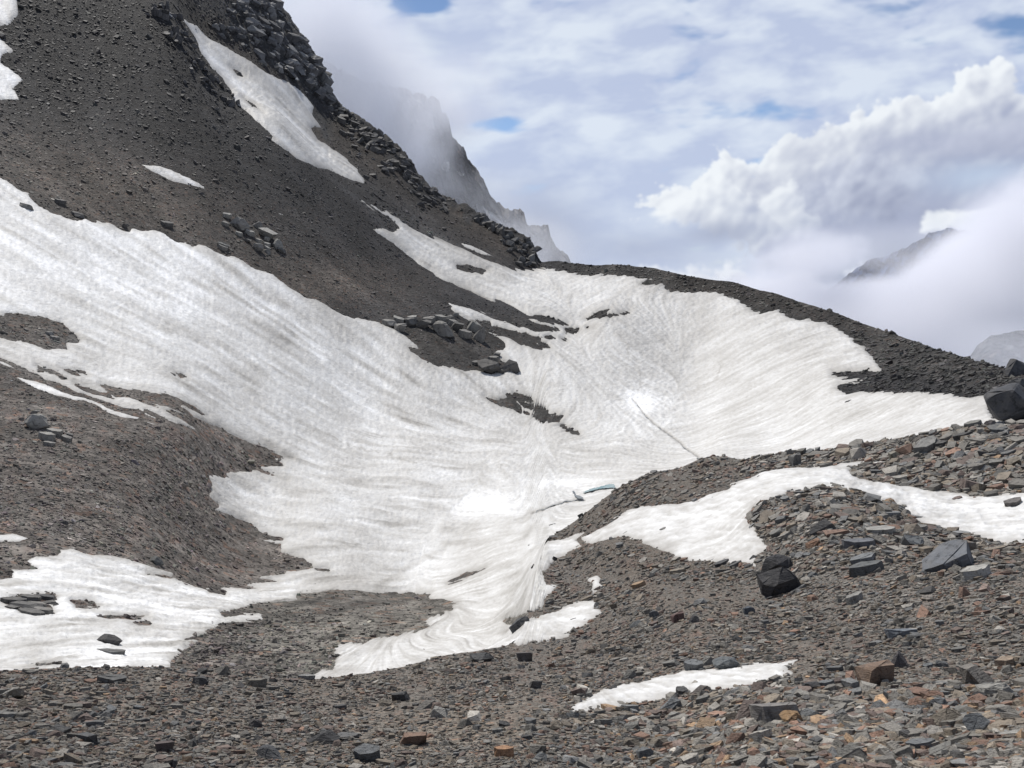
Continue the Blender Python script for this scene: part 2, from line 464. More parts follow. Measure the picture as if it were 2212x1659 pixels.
def relief(th, lr, t):
    """unevenness of the ground, as a slope offset; strongest in the crags"""
    px, py = tt2pix(th, t)
    u, v = th * 1659 / 60.0, lr * 9.0
    n = 2.6 * fbm(u, v * 1.2, 4, 5) + 1.2 * fbm(u * 4, v * 5, 3, 9)
    # crags under the skyline on the left
    cr = np.exp(-((np.exp(lr) - 1.0 * np.exp(s_lr(th))) / 26.0) ** 2) * sstep(1185, 1120, px)
    cr2 = sstep(440, 540, px + .3 * py) * sstep(770, 710, px) * sstep(260, 190, py) * sstep(380, 420, np.exp(lr))
    butt = np.exp(-((px - (355 + (py - 10) * 0.52)) / 45.0) ** 2) * sstep(330, 230, py) * sstep(340, 325, np.exp(lr)) * sstep(200, 260, np.exp(lr))
    c = np.clip(cr + cr2 + .7 * butt, 0, 1.3)
    n = n + c * (14 * ridged(u * 1.3, v * 3.2, 4, 21, .6) + 3 * fbm(u * 6, v * 12, 2, 25))
    return n / 1659.0


relA = relief(thA, lrA, tA0) * 0.9
relB = relief(thB, lrB, tB0)
tA = tA0 + relA
tB = tB0 + relB


def xyz(th, lr, t):
    r = np.exp(lr)
    return np.stack([r * np.sin(th), r * np.cos(th), r * t], -1)


class Sheet:
    """one sheet of ground on a polar grid; s runs 0..1 from its near edge to its far edge"""
    def __init__(self, lr, t, t0):
        self.lr, self.t, self.t0 = lr, t, t0
        self.ns = lr.shape[1]

    def bil(self, arr, th, s):
        fi = np.clip((th - TH[0]) / (TH[1] - TH[0]), 0, NT - 1.001); fj = np.clip(s * (self.ns - 1), 0, self.ns - 1.001)
        i = fi.astype(int); j = fj.astype(int); a = fi - i; b = fj - j
        if arr.ndim == 3:
            a = a[..., None]; b = b[..., None]
        return (arr[i, j] * (1 - a) + arr[i + 1, j] * a) * (1 - b) + (arr[i, j + 1] * (1 - a) + arr[i + 1, j + 1] * a) * b


SHA, SHB = Sheet(lrA, tA, tA0), Sheet(lrB, tB, tB0)
PA, PB = xyz(thA, lrA, tA), xyz(thB, lrB, tB)


def normals(P):
    du = np.gradient(P, axis=0); dv = np.gradient(P, axis=1)
    n = np.cross(du, dv)
    n /= np.linalg.norm(n, axis=-1, keepdims=True) + 1e-12
    return n * np.sign(n[..., 2:3])


SHA.N, SHB.N = normals(xyz(thA, lrA, tA0)), normals(xyz(thB, lrB, tB0))


def locate(sh, px, py, r0=None):
    """the point of a sheet that shows at (px, py): azimuth, s; r0 picks a distance when the line of sight meets it twice"""
    th, t = pix2tt(px, py)
    th = float(th)
    s = np.linspace(0, 1, 1500)
    tt = sh.bil(sh.t, np.full(1500, th), s)
    vis = tt >= np.maximum.accumulate(tt) - 1e-9
    d = np.abs(tt - float(t)) + np.where(vis, 0, .5)
    k = int(np.argmin(d))
    return th, s[k]


def point_at(sh, px, py):
    th, s = locate(sh, px, py)
    a, b = np.array([th]), np.array([s])
    lr = sh.bil(sh.lr, a, b); t = sh.bil(sh.t, a, b)
    n = sh.bil(sh.N, a, b)[0]
    return Vector(xyz(a, lr, t)[0]), Vector(n).normalized(), float(np.exp(lr[0]))


# ------------------------------------------------------------------ materials
def ground_material(name, scale, bump):
    """stony ground: the vertex colour holds the kind of rock with some painted dimness and haze, cells of two sizes give single stones their own shade"""
    m, nt = new_mat(name)
    L = nt.links.new
    tc = N(nt, 'ShaderNodeTexCoord').outputs['Object']
    col = N(nt, 'ShaderNodeAttribute', attribute_name='tone').outputs['Color']
    v1 = N(nt, 'ShaderNodeTexVoronoi', inp={'Scale': scale, 'Randomness': 1.0})
    v2 = N(nt, 'ShaderNodeTexVoronoi', inp={'Scale': scale * 3.1, 'Randomness': 1.0})
    no = N(nt, 'ShaderNodeTexNoise', inp={'Scale': scale * 0.12, 'Detail': 5.0, 'Roughness': 0.6})
    for v in (v1, v2, no): L(tc, v.inputs['Vector'])
    g1 = N(nt, 'ShaderNodeSeparateColor'); L(v1.outputs['Color'], g1.inputs[0])
    g2 = N(nt, 'ShaderNodeSeparateColor'); L(v2.outputs['Color'], g2.inputs[0])
    s1 = mathn(nt, 'MULTIPLY', g1.outputs[0], 0.9)
    s2 = mathn(nt, 'MULTIPLY', g2.outputs[0], 0.7)
    sh = mathn(nt, 'ADD', mathn(nt, 'ADD', s1, s2), 0.25)
    sh = mathn(nt, 'MULTIPLY', sh, mathn(nt, 'ADD', no.outputs[0], 0.5))
    gr = N(nt, 'ShaderNodeCombineColor')
    for i in range(3): L(sh, gr.inputs[i])
    c = mixc(nt, 1.0, col, gr.outputs[0], 'MULTIPLY')
    rust = ramp(nt, g1.outputs[1], [(0.0, (1, 1, 1)), (0.84, (1, 1, 1)), (0.90, (1.12, .97, .9)), (1.0, (1.22, .93, .8))])
    c = mixc(nt, 1.0, c, rust, 'MULTIPLY')
    b = N(nt, 'ShaderNodeBsdfPrincipled', inp={'Roughness': 0.9, 'Specular IOR Level': 0.2})
    L(c, b.inputs['Base Color'])
    h = mathn(nt, 'ADD', mathn(nt, 'ADD', g1.outputs[2], mathn(nt, 'MULTIPLY', g2.outputs[2], 0.45)), mathn(nt, 'MULTIPLY', no.outputs[0], 2.0))
    bp = N(nt, 'ShaderNodeBump', inp={'Strength': 0.9, 'Distance': bump})
    L(h, bp.inputs['Height']); L(bp.outputs[0], b.inputs['Normal'])
    o = N(nt, 'ShaderNodeOutputMaterial'); L(b.outputs[0], o.inputs[0])
    return m


def snow_material(name, scale, bump):
    m, nt = new_mat(name)
    L = nt.links.new
    tc = N(nt, 'ShaderNodeTexCoord').outputs['Object']
    d = N(nt, 'ShaderNodeAttribute', attribute_name='dirt').outputs['Fac']
    n1 = N(nt, 'ShaderNodeTexNoise', inp={'Scale': scale, 'Detail': 6.0, 'Roughness': 0.62})
    n2 = N(nt, 'ShaderNodeTexNoise', inp={'Scale': scale * 0.13, 'Detail': 4.0, 'Roughness': 0.55})
    for v in (n1, n2): L(tc, v.inputs['Vector'])
    f = mathn(nt, 'ADD', d, mathn(nt, 'MULTIPLY', mathn(nt, 'SUBTRACT', n1.outputs[0], 0.5), 0.35))
    f = mathn(nt, 'ADD', f, mathn(nt, 'MULTIPLY', mathn(nt, 'SUBTRACT', n2.outputs[0], 0.5), 0.25), True)
    c = ramp(nt, f, [(0.0, (.74, .742, .74)), (0.16, (.56, .557, .545)), (0.36, (.425, .415, .395)), (0.6, (.31, .298, .277)), (0.85, (.19, .18, .165)), (1.0, (.11, .105, .098))])
    b = N(nt, 'ShaderNodeBsdfPrincipled', inp={'Roughness': 0.65, 'Specular IOR Level': 0.3})
    L(c, b.inputs['Base Color'])
    bp = N(nt, 'ShaderNodeBump', inp={'Strength': 0.8, 'Distance': bump})
    L(n1.outputs[0], bp.inputs['Height']); L(bp.outputs[0], b.inputs['Normal'])
    o = N(nt, 'ShaderNodeOutputMaterial'); L(b.outputs[0], o.inputs[0])
    return m


M_NEAR = ground_material('near_scree', 22.0, 0.03)
M_FAR = ground_material('far_scree', 1.6, 0.35)
M_SNOW_FAR = snow_material('old_snow_far', 1.3, 0.30)
M_SNOW_NEAR = snow_material('old_snow_near', 3.0, 0.08)


def rock_material():
    m, nt = new_mat('slate_rock')
    L = nt.links.new
    tc = N(nt, 'ShaderNodeTexCoord').outputs['Object']
    at = N(nt, 'ShaderNodeAttribute', attribute_name='tint', attribute_type='INSTANCER').outputs['Color']
    mp = N(nt, 'ShaderNodeMapping', inp={'Scale': (1, 1, 4.5)}); L(tc, mp.inputs[0])
    n1 = N(nt, 'ShaderNodeTexNoise', inp={'Scale': 5.0, 'Detail': 6.0, 'Roughness': 0.65}); L(mp.outputs[0], n1.inputs['Vector'])
    n2 = N(nt, 'ShaderNodeTexNoise', inp={'Scale': 1.7, 'Detail': 3.0}); L(tc, n2.inputs['Vector'])
    sh = mathn(nt, 'ADD', mathn(nt, 'MULTIPLY', n1.outputs[0], 0.9), mathn(nt, 'ADD', mathn(nt, 'MULTIPLY', n2.outputs[0], 0.9), 0.1))
    gr = N(nt, 'ShaderNodeCombineColor')
    for i in range(3): L(sh, gr.inputs[i])
    c = mixc(nt, 1.0, at, gr.outputs[0], 'MULTIPLY')
    n3 = N(nt, 'ShaderNodeTexNoise', inp={'Scale': 2.6, 'Detail': 5.0, 'Roughness': 0.7, 'Distortion': 0.8}); L(tc, n3.inputs['Vector'])
    dust = ramp(nt, n3.outputs[0], [(0.40, (0, 0, 0)), (0.66, (1, 1, 1))])
    c = mixc(nt, mathn(nt, 'MULTIPLY', dust, 0.35), c, (.135, .125, .112))
    n4 = N(nt, 'ShaderNodeTexNoise', inp={'Scale': 7.0, 'Detail': 4.0, 'Roughness': 0.75}); L(tc, n4.inputs['Vector'])
    crack = ramp(nt, n4.outputs[0], [(0.36, (.42, .42, .42)), (0.47, (1, 1, 1)), (0.62, (1, 1, 1)), (0.74, (1.35, 1.35, 1.32))])
    c = mixc(nt, 1.0, c, crack, 'MULTIPLY')
    b = N(nt, 'ShaderNodeBsdfPrincipled', inp={'Roughness': 0.75, 'Specular IOR Level': 0.35})
    L(c, b.inputs['Base Color'])
    bp = N(nt, 'ShaderNodeBump', inp={'Strength': 0.7, 'Distance': 0.06}); L(n1.outputs[0], bp.inputs['Height'])
    L(bp.outputs[0], b.inputs['Normal'])
    o = N(nt, 'ShaderNodeOutputMaterial'); L(b.outputs[0], o.inputs[0])
    return m


M_ROCK = rock_material()


# ------------------------------------------------------------------ objects: small helpers
def tag(o, label=None, cat=None, group=None, kind=None):
    if label: o['label'] = label
    if cat: o['category'] = cat
    if group: o['group'] = group
    if kind: o['kind'] = kind
    return o


def grid_mesh(name, P, keep=None, attrs=None, mat=None, smooth=True):
    """a mesh from a grid of points; keep is a mask over vertices"""
    nu, nv = P.shape[:2]
    idx = np.arange(nu * nv).reshape(nu, nv)
    q = np.stack([idx[:-1, :-1], idx[1:, :-1], idx[1:, 1:], idx[:-1, 1:]], -1).reshape(-1, 4)
    if keep is not None:
        k = keep.ravel()
        q = q[k[q].all(1)]
        used = np.unique(q)
        if not len(used): return None
        remap = np.full(nu * nv, -1); remap[used] = np.arange(len(used))
        q = remap[q]
    else:
        used = np.arange(nu * nv)
    V = P.reshape(-1, 3)[used]
    me = bpy.data.meshes.new(name)
    me.vertices.add(len(V)); me.vertices.foreach_set('co', V.astype(np.float32).ravel())
    me.loops.add(q.size); me.loops.foreach_set('vertex_index', q.astype(np.int32).ravel())
    me.polygons.add(len(q))
    me.polygons.foreach_set('loop_start', np.arange(0, q.size, 4, dtype=np.int32))
    me.update(calc_edges=True)
    if smooth: me.polygons.foreach_set('use_smooth', np.ones(len(q), bool))
    for an, arr in (attrs or {}).items():
        a = arr.reshape(nu * nv, -1)[used]
        if a.shape[1] == 1:
            at = me.attributes.new(an, 'FLOAT', 'POINT'); at.data.foreach_set('value', a.astype(np.float32).ravel())
        else:
            at = me.attributes.new(an, 'FLOAT_COLOR', 'POINT')
            at.data.foreach_set('color', np.concatenate([a, np.ones((len(a), 1))], 1).astype(np.float32).ravel())
    if mat: me.materials.append(mat)
    o = bpy.data.objects.new(name, me)
    COL.objects.link(o)
    return o


# ------------------------------------------------------------------ kinds of rock in the ground, with some dimness painted in
def tones(th, lr, t, near):
    px, py = tt2pix(th, t)
    n = fbm(px / 130, py / 90, 4, 31)
    n2 = fbm(px / 45, py / 40, 4, 47)
    grey = np.array([.135, .130, .122]) if near else np.array([.105, .099, .092]); brown = np.array([.150, .125, .102]) if near else np.array([.112, .095, .080]); dark = np.array([.050, .050, .053]); red = np.array([.165, .110, .090])
    tan = np.array([.185, .165, .140])
    c = grey + 0 * px[..., None]

    def put(w, col):
        nonlocal c
        w = np.clip(w, 0, 1)[..., None]
        c = c * (1 - w) + np.asarray(col) * w
    if near:
        put(.55 + .9 * n, [.150, .135, .118])
        put(sstep(.1, .5, n2) * .5, red)
        put(np.exp(-(((px - 1000) / 260) ** 2 + ((py - 1580) / 60) ** 2)) * .8, tan * .9)
        put(np.exp(-(((px - 1520) / 200) ** 2 + ((py - 1530) / 40) ** 2)) * .9, tan)
        put(np.exp(-(((px - 1780) / 110) ** 2 + ((py - 1245) / 16) ** 2)), [.15, .145, .135])
        put(np.exp(-(((px - 1990) / 260) ** 2 + ((py - 1290) / 30) ** 2)) * .7, [.18, .175, .165])
    else:
        put(sstep(0, .6, n + .25) * .6, brown)
        # the black slate face up on the left and the tongues coming down from it
        put(sstep(430, 250, py - .42 * px + 60 * n) * sstep(1200, 900, px) * .95, dark)
        put(sstep(300, 40, py - .42 * px + 120 * n) * .85, dark * .62)
        band = np.exp(-((py - (330 + .52 * (px - 600))) / 70.0) ** 2) * sstep(350, 600, px) * sstep(1300, 1150, px)
        put(band * 1.1, dark * .95)
        put(np.exp(-((py - (600 + .33 * (px - 950))) / 50.0) ** 2) * sstep(900, 1000, px) * sstep(1320, 1260, px), dark)
        put(np.exp(-(((px - 260) / 330) ** 2 + ((py - (330 + .32 * px)) / 85) ** 2)) * (.85 + .5 * n2), [.150, .127, .106])
        put(np.exp(-(((px - 700) / 200) ** 2 + ((py - 610) / 50) ** 2)) * .85, [.140, .120, .102])
        put(np.exp(-((py - (470 + .6 * (px - 850))) / 22.0) ** 2) * sstep(780, 840, px) * sstep(1150, 1080, px) * (.5 + n2), [.150, .148, .142])
        # brown debris under the crest
        put(np.exp(-((py - (330 + .62 * (px - 800))) / 55.0) ** 2) * sstep(500, 640, px) * sstep(1180, 1080, px) * .95, [.112, .095, .080])
        put(np.exp(-((py - (80 + .62 * (px - 450))) / 45.0) ** 2) * sstep(380, 430, px) * sstep(720, 620, px) * .8, [.085, .076, .068])
        # crags
        rr = np.exp(lr) / np.exp(s_lr(th))
        dsk = py - np.interp(px, [q[0] for q in SKYLINE], [q[1] for q in SKYLINE])
        put(sstep(8, -8, dsk - (46 + 40 * n2 - 25 * sstep(900, 1000, px))) * sstep(690, 720, px) * sstep(1190, 1150, px) * (rr > .8), [.070, .068, .068])
        put(sstep(10, -10, dsk - (150 + 50 * n2)) * sstep(400, 470, px) * sstep(725, 700, px) * (rr > .82), [.098, .098, .100])
        # moraine ridge on the right
        put(sstep(1180, 1300, px) * sstep(.72, .85, rr), [.088, .084, .078])
        put(sstep(1380, 1500, px) * sstep(2000, 1800, px) * sstep(.9, .97, rr) * .5, brown * .8)
        # lower left scree
        ll = sstep(760, 860, py) * sstep(760, 600, px)
        put(ll, [.122, .109, .097]); put(ll * sstep(.05, .5, n2) * .6, [.140, .108, .093])
        put(ll * sstep(.15, .5, -n2 + .2 * n) * .7, [.10, .092, .085])
        put(sstep(1265, 1290, py) * sstep(480, 620, px), [.145, .135, .118])
        put(np.exp(-(((px - 770) / 130) ** 2 + ((py - 1300) / 25) ** 2)) * .8, [.105, .096, .086])
        put(np.exp(-(((px - 960) / 90) ** 2 + ((py - 760) / 40) ** 2)) * .8, [.088, .080, .072])
        for gx, gy, rx, ry in ((1150, 895, 120, 50), (1300, 684, 70, 20), (1015, 579, 45, 14), (1110, 735, 110, 40), (1000, 780, 110, 40), (1230, 715, 60, 14)):
            put(np.exp(-(((px - gx) / rx) ** 2 + ((py - gy) / ry) ** 2)) * 1.3, [.058, .055, .052])
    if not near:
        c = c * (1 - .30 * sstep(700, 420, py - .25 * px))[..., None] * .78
        c = c * (1 - .34 * sstep(330, 80, py - .35 * px + 150 * n + 60 * n2))[..., None]  # grazing light high on the left slope, painted in as a darker tone
    else: c = c * np.array([.86, .838, .81])
    return c




# ------------------------------------------------------------------ snow
FIELD = (
    [(-160, 300)] + q1((0, 770), (60, 800), (130, 840), (170, 890), (215, 910), (290, 945), (330, 952), (370, 938), (410, 955), (470, 972), (535, 1003), (570, 988), (640, 998), (710, 1000),
                      (760, 1030), (830, 1065), (890, 1068), (940, 1090), (1010, 1110), (1090, 1150), (1180, 1185), (1260, 1240), (1330, 1285), (1430, 1335), (1530, 1370), (1640, 1390))
    + c3((190, 240), (300, 280), (400, 340), (460, 400), (515, 445), (410, 435), (440, 490), (520, 540), (640, 590), (760, 610), (850, 640), (900, 645), (1000, 650), (1100, 655), (1235, 670),
         (1250, 640), (1300, 645), (1365, 665), (1330, 620), (1250, 560), (1180, 480), (1230, 460), (1245, 405), (1190, 360), (1100, 325), (1060, 300), (980, 230), (860, 170), (800, 140), (730, 35),
         (850, 70), (950, 100), (1080, 155), (1200, 215), (1350, 262), (1500, 290), (1720, 305), (1700, 285), (1600, 250), (1440, 205), (1470, 195), (1640, 235), (1800, 250), (1640, 185), (1450, 170), (1330, 110), (1180, 20))
    + q1((2130, 1300), (2030, 1250), (1900, 1205), (1800, 1140), (1700, 1060), (1600, 985), (1700, 1005), (1720, 985), (1690, 950), (1550, 855), (1650, 905), (1720, 950), (1770, 990), (1850, 1020), (1950, 1060), (2080, 1120))
    + q2((0, 1165), (130, 1160), (200, 1165), (290, 1187), (400, 1190), (490, 1185), (540, 1200), (600, 1205), (550, 1230), (660, 1235), (665, 1260), (800, 1263), (880, 1262), (970, 1285), (1010, 1320),
         (1040, 1345), (1150, 1340), (1200, 1373), (1350, 1390), (1430, 1430), (1500, 1485), (1550, 1540), (1590, 1600), (1500, 1606), (1390, 1606), (1385, 1622), (1450, 1640), (1510, 1640), (1450, 1652))
    + c6((330, 520), (180, 540), (120, 590), (250, 630), (600, 618), (1000, 630), (1380, 640), (1560, 680), (1900, 650), (1870, 700), (1810, 800), (1870, 900), (2100, 960), (2300, 1000))
    + [(2260, 1000), (1700, 1040), (1500, 1060), (1310, 1160), (1215, 1255), (1225, 1300), (1225, 1480), (1140, 1480), (720, 1560), (655, 1520), (660, 1466)]
    + q3((1390, 1235), (1440, 1240), (1450, 1200), (1450, 1135), (1500, 1120), (1580, 1115), (1610, 1100), (1750, 1080), (1860, 1050), (1840, 1030), (1850, 1010), (1940, 985), (1975, 945), (1940, 940), (1850, 935), (1855, 910),
         (1780, 904), (1600, 900), (1500, 893), (1440, 888), (1300, 905), (1270, 935), (1100, 950), (960, 990), (970, 1010), (1040, 995), (1120, 985), (1145, 1000), (1130, 1025), (1050, 1025), (950, 1040), (880, 1070),
         (800, 1105), (850, 1110), (830, 1120), (740, 1190), (740, 1215))
    + [(365, 1520), (-160, 1520), (-160, 1255)]
    + q3((0, 845), (50, 830), (40, 800), (160, 800), (110, 770), (150, 745), (250, 745), (260, 713), (320, 710), (400, 735), (480, 745), (560, 760), (650, 795), (750, 815), (740, 825), (640, 820), (750, 845), (820, 870), (900, 885), (970, 880), (1110, 885), (1060, 865),
         (1200, 855), (1130, 835), (1230, 825), (1240, 805), (1280, 805), (1350, 800), (1420, 808), (1360, 790), (1300, 750), (1220, 720), (1210, 695), (1150, 685), (1110, 665), (1220, 670), (1120, 640), (1090, 600), (1000, 575),
         (920, 545), (960, 520), (910, 490), (920, 440), (900, 395), (990, 405), (980, 388), (1110, 375), (1240, 417), (1120, 368), (1130, 353), (1220, 350), (1190, 320), (1265, 325), (1220, 310), (1150, 275))
    + c5((2100, 690), (1960, 620), (1850, 560), (1750, 515), (1600, 460), (1500, 430), (1400, 412), (1300, 365), (1230, 363), (1300, 400), (1400, 440), (1500, 490), (1620, 550), (1690, 595), (1560, 560), (1400, 490), (1300, 450), (1260, 440),
         (1420, 545), (1300, 505), (1200, 450), (1100, 430), (950, 370), (880, 340), (800, 320), (740, 295), (680, 290), (560, 230), (480, 190), (390, 165), (330, 120), (250, 90), (90, 12))
    + [(-160, 700)])
HOLES = [
    [(1160, 1316), (1112, 1333), (1085, 1338), (1092, 1347), (1125, 1350), (1160, 1345)],
    q1((1965, 1140), (2000, 1142), (2110, 1165), (2080, 1180), (2010, 1175), (1975, 1160)),
    q2((310, 1380), (370, 1350), (440, 1330), (400, 1352), (505, 1350), (490, 1365), (400, 1377)),
    c3((1770, 290), (1830, 280), (1900, 300), (1890, 315), (1780, 320)), c3((1960, 275), (2030, 258), (2025, 280), (1965, 287)),
    c3((1610, 355), (1650, 343), (1690, 365), (1640, 371)), c3((1730, 370), (1770, 363), (1795, 385), (1770, 392)),
    c3((1060, 285), (980, 200), (1040, 205), (1120, 225), (1140, 262), (1250, 275), (1400, 320), (1530, 365), (1620, 425), (1650, 460), (1600, 443), (1530, 415), (1575, 460), (1480, 450), (1300, 380), (1200, 350)),
    c3((1080, 880), (1110, 880), (1180, 885), (1250, 878), (1310, 900), (1385, 960), (1390, 1005), (1250, 970), (1170, 937)),
    c3((1260, 858), (1330, 845), (1400, 855), (1480, 890), (1545, 938), (1450, 912), (1380, 900), (1330, 897)),
    c3((1370, 900), (1450, 925), (1530, 945), (1610, 985), (1620, 1020), (1500, 1000), (1430, 968)),
    c3((1420, 1000), (1500, 1010), (1640, 1025), (1690, 1010), (1750, 1040), (1740, 1080), (1800, 1140), (1890, 1195), (1780, 1160), (1700, 1105), (1560, 1075), (1480, 1032)),
    [(-160, 680)] + q1((0, 1362), (70, 1362), (170, 1373), (260, 1400), (330, 1450), (342, 1472), (290, 1480), (290, 1512), (180, 1502), (90, 1475), (0, 1460)) + [(-160, 725)],
    c5((1505, 105), (1560, 125), (1605, 152), (1560, 160)),
    c5((510, 72), (600, 80), (640, 98), (700, 140), (660, 142), (560, 102)), c5((640, 75), (740, 105), (760, 135), (680, 110)),
    c5((320, 42), (380, 72), (450, 82), (510, 112), (590, 172), (540, 160), (480, 132), (390, 102), (340, 97)),
    c5((870, 222), (1000, 238), (1150, 258), (1350, 290), (1550, 345), (1690, 410), (1800, 492), (1700, 452), (1640, 428), (1570, 402), (1640, 462), (1735, 515), (1600, 470), (1450, 425), (1280, 362), (1230, 362), (1170, 330), (1060, 308), (1000, 320), (930, 280)),
    c5((620, 193), (720, 228), (760, 235), (840, 270), (940, 290), (995, 342), (900, 318), (760, 285), (690, 240)),
    q3((1930, 862), (2000, 823), (2095, 793), (2050, 820), (1990, 850)),
    q3((20, 945), (90, 908), (200, 903), (252, 915), (215, 945), (232, 990), (150, 1000), (90, 985), (80, 965)),
    q3((310, 938), (400, 945), (422, 962), (330, 962)), q3((430, 1005), (560, 1000), (640, 998), (600, 1013), (450, 1013)), q3((560, 1032), (640, 1030), (650, 1045), (600, 1048)),
    q3((900, 888), (940, 880), (975, 893), (970, 905), (905, 900)), q3((130, 1218), (230, 1195), (270, 1208), (160, 1222)),
]
PATCHES_FAR = [
    (q1((715, 35), (760, 75), (800, 85), (850, 110), (900, 160), (960, 195), (1050, 245), (1130, 300), (1230, 350), (1290, 380), (1340, 430), (1360, 460), (1350, 490), (1385, 550), (1340, 550), (1370, 605), (1430, 640), (1500, 690), (1550, 740),
        (1582, 797), (1500, 770), (1430, 735), (1350, 715), (1290, 690), (1220, 640), (1165, 598), (1195, 605), (1130, 545), (1060, 480), (1010, 440), (1000, 390), (960, 340), (910, 290), (860, 220), (835, 150), (800, 105), (740, 75)),
     [q1((998, 293), (1030, 308), (1062, 337), (1030, 327)), q1((1050, 423), (1100, 450), (1142, 487), (1090, 462))],
     'long steep snow couloir running up between the black rock face and the jagged ridge', 'snow couloir'),
    (q1((1228, 292), (1270, 318), (1312, 358), (1280, 348), (1240, 322)), [], 'small grey snow wedge tucked under the craggy rock tower near the ridge top', 'snow patch'),
    ([(-160, -60), (42, -60)] + q1((75, 0), (80, 60), (40, 110), (0, 112)) + [(-160, 50)], [], 'snow patch in the uppermost corner of the black rock face', 'snow patch'),
    ([(-160, 75)] + q1((0, 165), (40, 200), (65, 225), (15, 235), (0, 268), (50, 300), (105, 345), (60, 380), (85, 432), (0, 432)) + [(-160, 210)], [], 'ragged snow patch at the edge of the black rock face, just below the corner one', 'snow patch'),
    (q1((610, 712), (690, 715), (780, 750), (850, 785), (902, 820), (840, 806), (740, 782), (670, 747)), [], 'slim lens of white snow alone on the dark scree of the mountain side', 'snow patch'),
    (q1((1978, 1043), (2040, 1063), (2142, 1112), (2080, 1096), (2010, 1068)), [], 'hair-thin snow streak on brown debris below the rocky knob', 'snow patch'),
    (q1((1178, 903), (1252, 942), (1220, 935)), [], 'tiny snow sliver on the scree above the cluster of grey outcrop blocks', 'snow patch'),
    (c5((125, 143), (200, 158), (300, 188), (420, 218), (520, 258), (640, 308), (740, 330), (830, 368), (920, 408), (1000, 438), (1120, 478), (1222, 502), (1180, 512), (1060, 497), (950, 462), (880, 422), (820, 377), (720, 345), (660, 358), (560, 332), (430, 292), (330, 262), (230, 212)), [],
     'long narrow snow finger parallel to the edge of the big snowfield', 'snow patch'),
    (c5((1245, 527), (1375, 562), (1290, 553)), [], 'tiny snow tip just beyond the end of the long snow finger', 'snow patch'),
    (c5((-80, -20), (40, 18), (150, 82), (90, 62), (-80, 5)), [], 'thin snow strip at the picture edge above the long snow finger', 'snow patch'),
    ([(-160, 1158)] + q3((0, 652), (60, 648), (130, 667), (80, 682), (0, 682)) + [(-160, 1172)], [], 'small white snow remnant on the brown scree above the lower snow tongue', 'snow patch'),
]
PATCHES_NEAR = [
    (q4((300, 680), (290, 660), (340, 640), (360, 630), (430, 590), (500, 545), (560, 530), (640, 520), (720, 515), (800, 500), (850, 470), (930, 455), (950, 430), (1050, 400), (1070, 375), (1180, 360), (1260, 358), (1400, 355), (1420, 340), (1560, 332), (1640, 335), (1480, 362), (1460, 375), (1500, 410),
        (1560, 425), (1620, 420), (1700, 440), (1780, 460), (1900, 475), (1990, 487), (2080, 477), (2160, 470)) + [(2300, 1062), (2300, 1176)] +
     q4((2120, 690), (2000, 662), (1900, 640), (1800, 610), (1700, 570), (1690, 540), (1620, 510), (1520, 475), (1450, 460), (1340, 452), (1200, 465), (1100, 500), (1050, 530), (1020, 570), (1040, 610), (1060, 650), (1085, 680), (1110, 715), (1060, 740), (1050, 785), (1000, 780), (930, 775), (870, 765),
        (780, 770), (720, 755), (640, 710), (560, 680), (480, 655), (440, 660), (390, 680), (330, 690)), [],
     'broad S-shaped snow sheet winding round the stony mound behind the black boulders', 'snow patch'),
    (q4((240, 1405), (330, 1350), (400, 1320), (480, 1300), (580, 1280), (640, 1260), (740, 1240), (880, 1225), (1000, 1210), (1100, 1200), (1235, 1190), (1220, 1215), (1180, 1235), (1210, 1250), (1170, 1270), (1050, 1300), (900, 1320), (760, 1340), (620, 1365), (480, 1390), (330, 1410), (280, 1415)), [],
     'dimpled narrow snow strip lying alone among the nearest stones', 'snow patch'),
    ([(1100, 1337)] + q4((60, 1010), (140, 1000), (200, 980), (270, 945), (350, 935), (380, 950), (360, 970), (390, 985), (330, 1030), (240, 1085), (200, 1100), (100, 1120)) + [(1100, 1395)], [],
     'snow tongue end with a black boulder sitting on it, below the scree lobe', 'snow patch'),
    (q4((320, 840), (370, 828), (387, 870), (350, 902), (342, 862)), [], 'small vertical scrap of snow on the dark scree lobe', 'snow patch'),
    ([(1150, 1180), (1217, 1165), (1240, 1152), (1262, 1150), (1248, 1165), (1258, 1180), (1240, 1188), (1222, 1196), (1198, 1209), (1172, 1238), (1182, 1260), (1206, 1267), (1182, 1290), (1176, 1310), (1140, 1326), (1090, 1340), (1080, 1260)], [], 'snow wedge in the notch between the ridge tip and the dark scree lobe', 'snow patch'),
]


